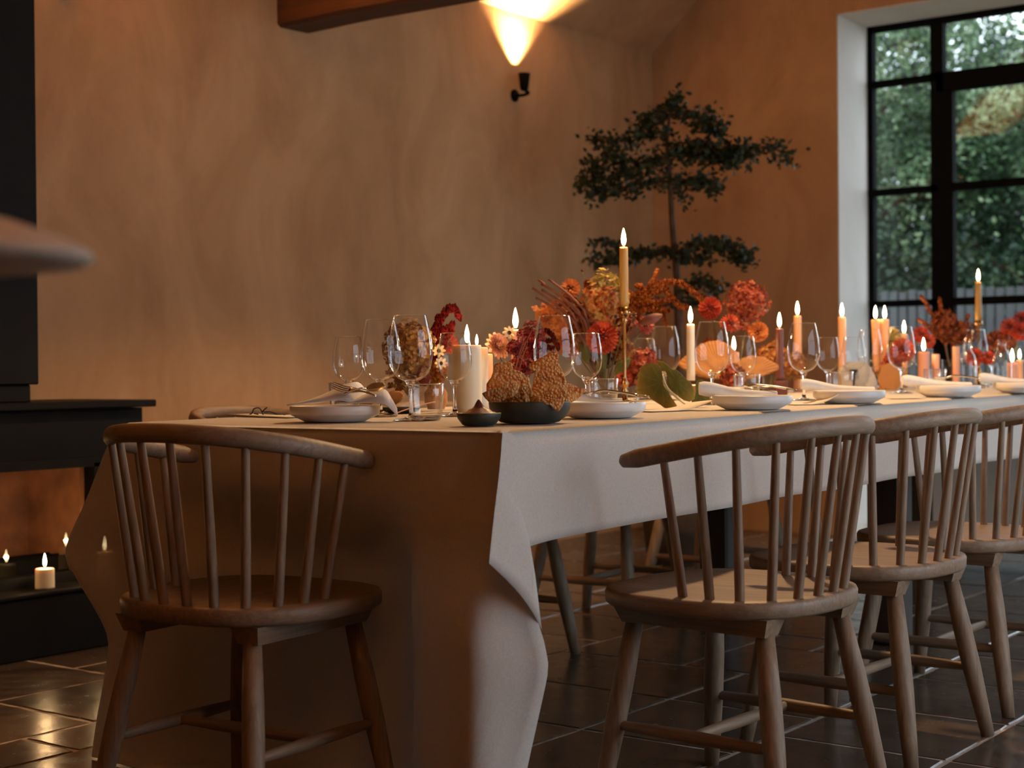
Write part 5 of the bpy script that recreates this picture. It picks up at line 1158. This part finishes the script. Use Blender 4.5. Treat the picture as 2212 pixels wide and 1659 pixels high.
pads = [([(1450, 235), (1410, 255), (1378, 268)], 150, 11), ([(1450, 235), (1490, 250), (1530, 262), (1556, 282)], 230, 14), ([(1446, 225), (1455, 215), (1462, 212)], 70, 10), ([(1440, 285), (1390, 290), (1340, 300), (1272, 300)], 190, 11),
        ([(1442, 345), (1380, 350), (1320, 335), (1285, 360), (1268, 415)], 330, 17), ([(1440, 352), (1390, 355), (1345, 370), (1300, 400)], 150, 12), ([(1446, 325), (1500, 320), (1560, 325), (1620, 328)], 380, 14), ([(1560, 325), (1620, 322), (1670, 320), (1712, 352)], 130, 15), ([(1446, 335), (1500, 335), (1560, 345), (1600, 345)], 190, 12),
        ([(1446, 392), (1400, 392), (1350, 405), (1280, 420)], 190, 13), ([(1448, 392), (1490, 388), (1530, 390), (1552, 412)], 150, 12), ([(1450, 390), (1470, 410), (1480, 440)], 40, 8), ([(1455, 550), (1410, 545), (1370, 552), (1330, 560), (1275, 558)], 220, 10), ([(1340, 545), (1310, 520), (1275, 528)], 40, 7),
        ([(1458, 548), (1500, 532), (1550, 525), (1600, 545), (1612, 562)], 330, 13), ([(1458, 555), (1500, 558), (1540, 560)], 60, 8), ([(1463, 640), (1500, 612), (1530, 612), (1560, 630)], 110, 10), ([(1463, 660), (1420, 655), (1395, 670)], 70, 10), ([(1465, 660), (1500, 650), (1540, 655)], 70, 10)]
for pl, n, sg in pads:
    dz = rb.uniform(-.18, .18); pts = cr([at(x, y, TD+dz*i/(len(pl)-1))-T0 for i, (x, y) in enumerate(pl)], 6); br.tube(pts, [lerp(.0075, .002, k/(len(pts)-1)) for k in range(len(pts))], 6, False); m = MB(); k_ = TD/F
    for q in range(int(n*1.7)):
        t = rb.random()**.8; i = min(int(t*(len(pts)-1)), len(pts)-2); p = pts[i].lerp(pts[i+1], t*(len(pts)-1)-i) + R0*rb.gauss(0, sg*k_*.9) + VIEW*rb.gauss(0, sg*k_*2.2) + Vector((0, 0, rb.gauss(0, sg*k_*.8)-sg*k_*.15))
        a = Vector((rb.gauss(0, 1), rb.gauss(0, 1), rb.gauss(0, .7))).normalized(); b_ = a.cross(Vector((rb.gauss(0, 1), rb.gauss(0, 1), rb.gauss(0, 1)))).normalized(); L = 14.5*k_*rb.uniform(.7, 1.3)
        m.add([p, p+a*L*.5+b_*L*.34, p+a*L, p+a*L*.5-b_*L*.34], [(0, 1, 2, 3)], False)
    o = obj('foliage', m, M['bonsai'], tr); o['kind'] = 'stuff'
obj('branches', br, M['bark'], tr, kind='stuff')

# floor lamp close to the camera, only the edge of its shade in the picture
LD = 1.06
lc = at(-230, 545, LD); lz = at(60, 574, LD).z
lt = thing('floor_lamp', 'cream disc shaped lampshade, soft and close, at the left photo edge', 'lamp', (lc.x, lc.y, 0))
RL = (at(190, 560, LD)-at(-230, 560, LD)).length
hh = lz
m = MB(); m.lathe([(0, hh+.042), (RL*.35, hh+.040), (RL*.6, hh+.032), (RL*.82, hh+.022), (RL*.95, hh+.0145), (RL*.99, hh+.010), (RL, hh+.008), (RL*.985, hh+.004), (RL*.93, hh+.001), (RL*.6, hh-.003), (0, hh-.004)], 64); obj('shade', m, M['lampshade'], lt)
m = MB(); m.lathe([(0, 0), (.15, 0), (.152, .012), (.03, .022), (.012, .03), (.011, hh-.003)], 28); obj('stand', m, M['brass'], lt)

garden_tree(11.2, 4.9, 2.4, .9, 7000, M['garden2'], 'dark shrub behind the fence at the left of the window', 11, .06, .5)
garden_tree(11.4, 3.6, 2.2, .9, 7000, M['garden2'], 'dark shrub behind the fence at the right of the mullion', 12, .06, .5)
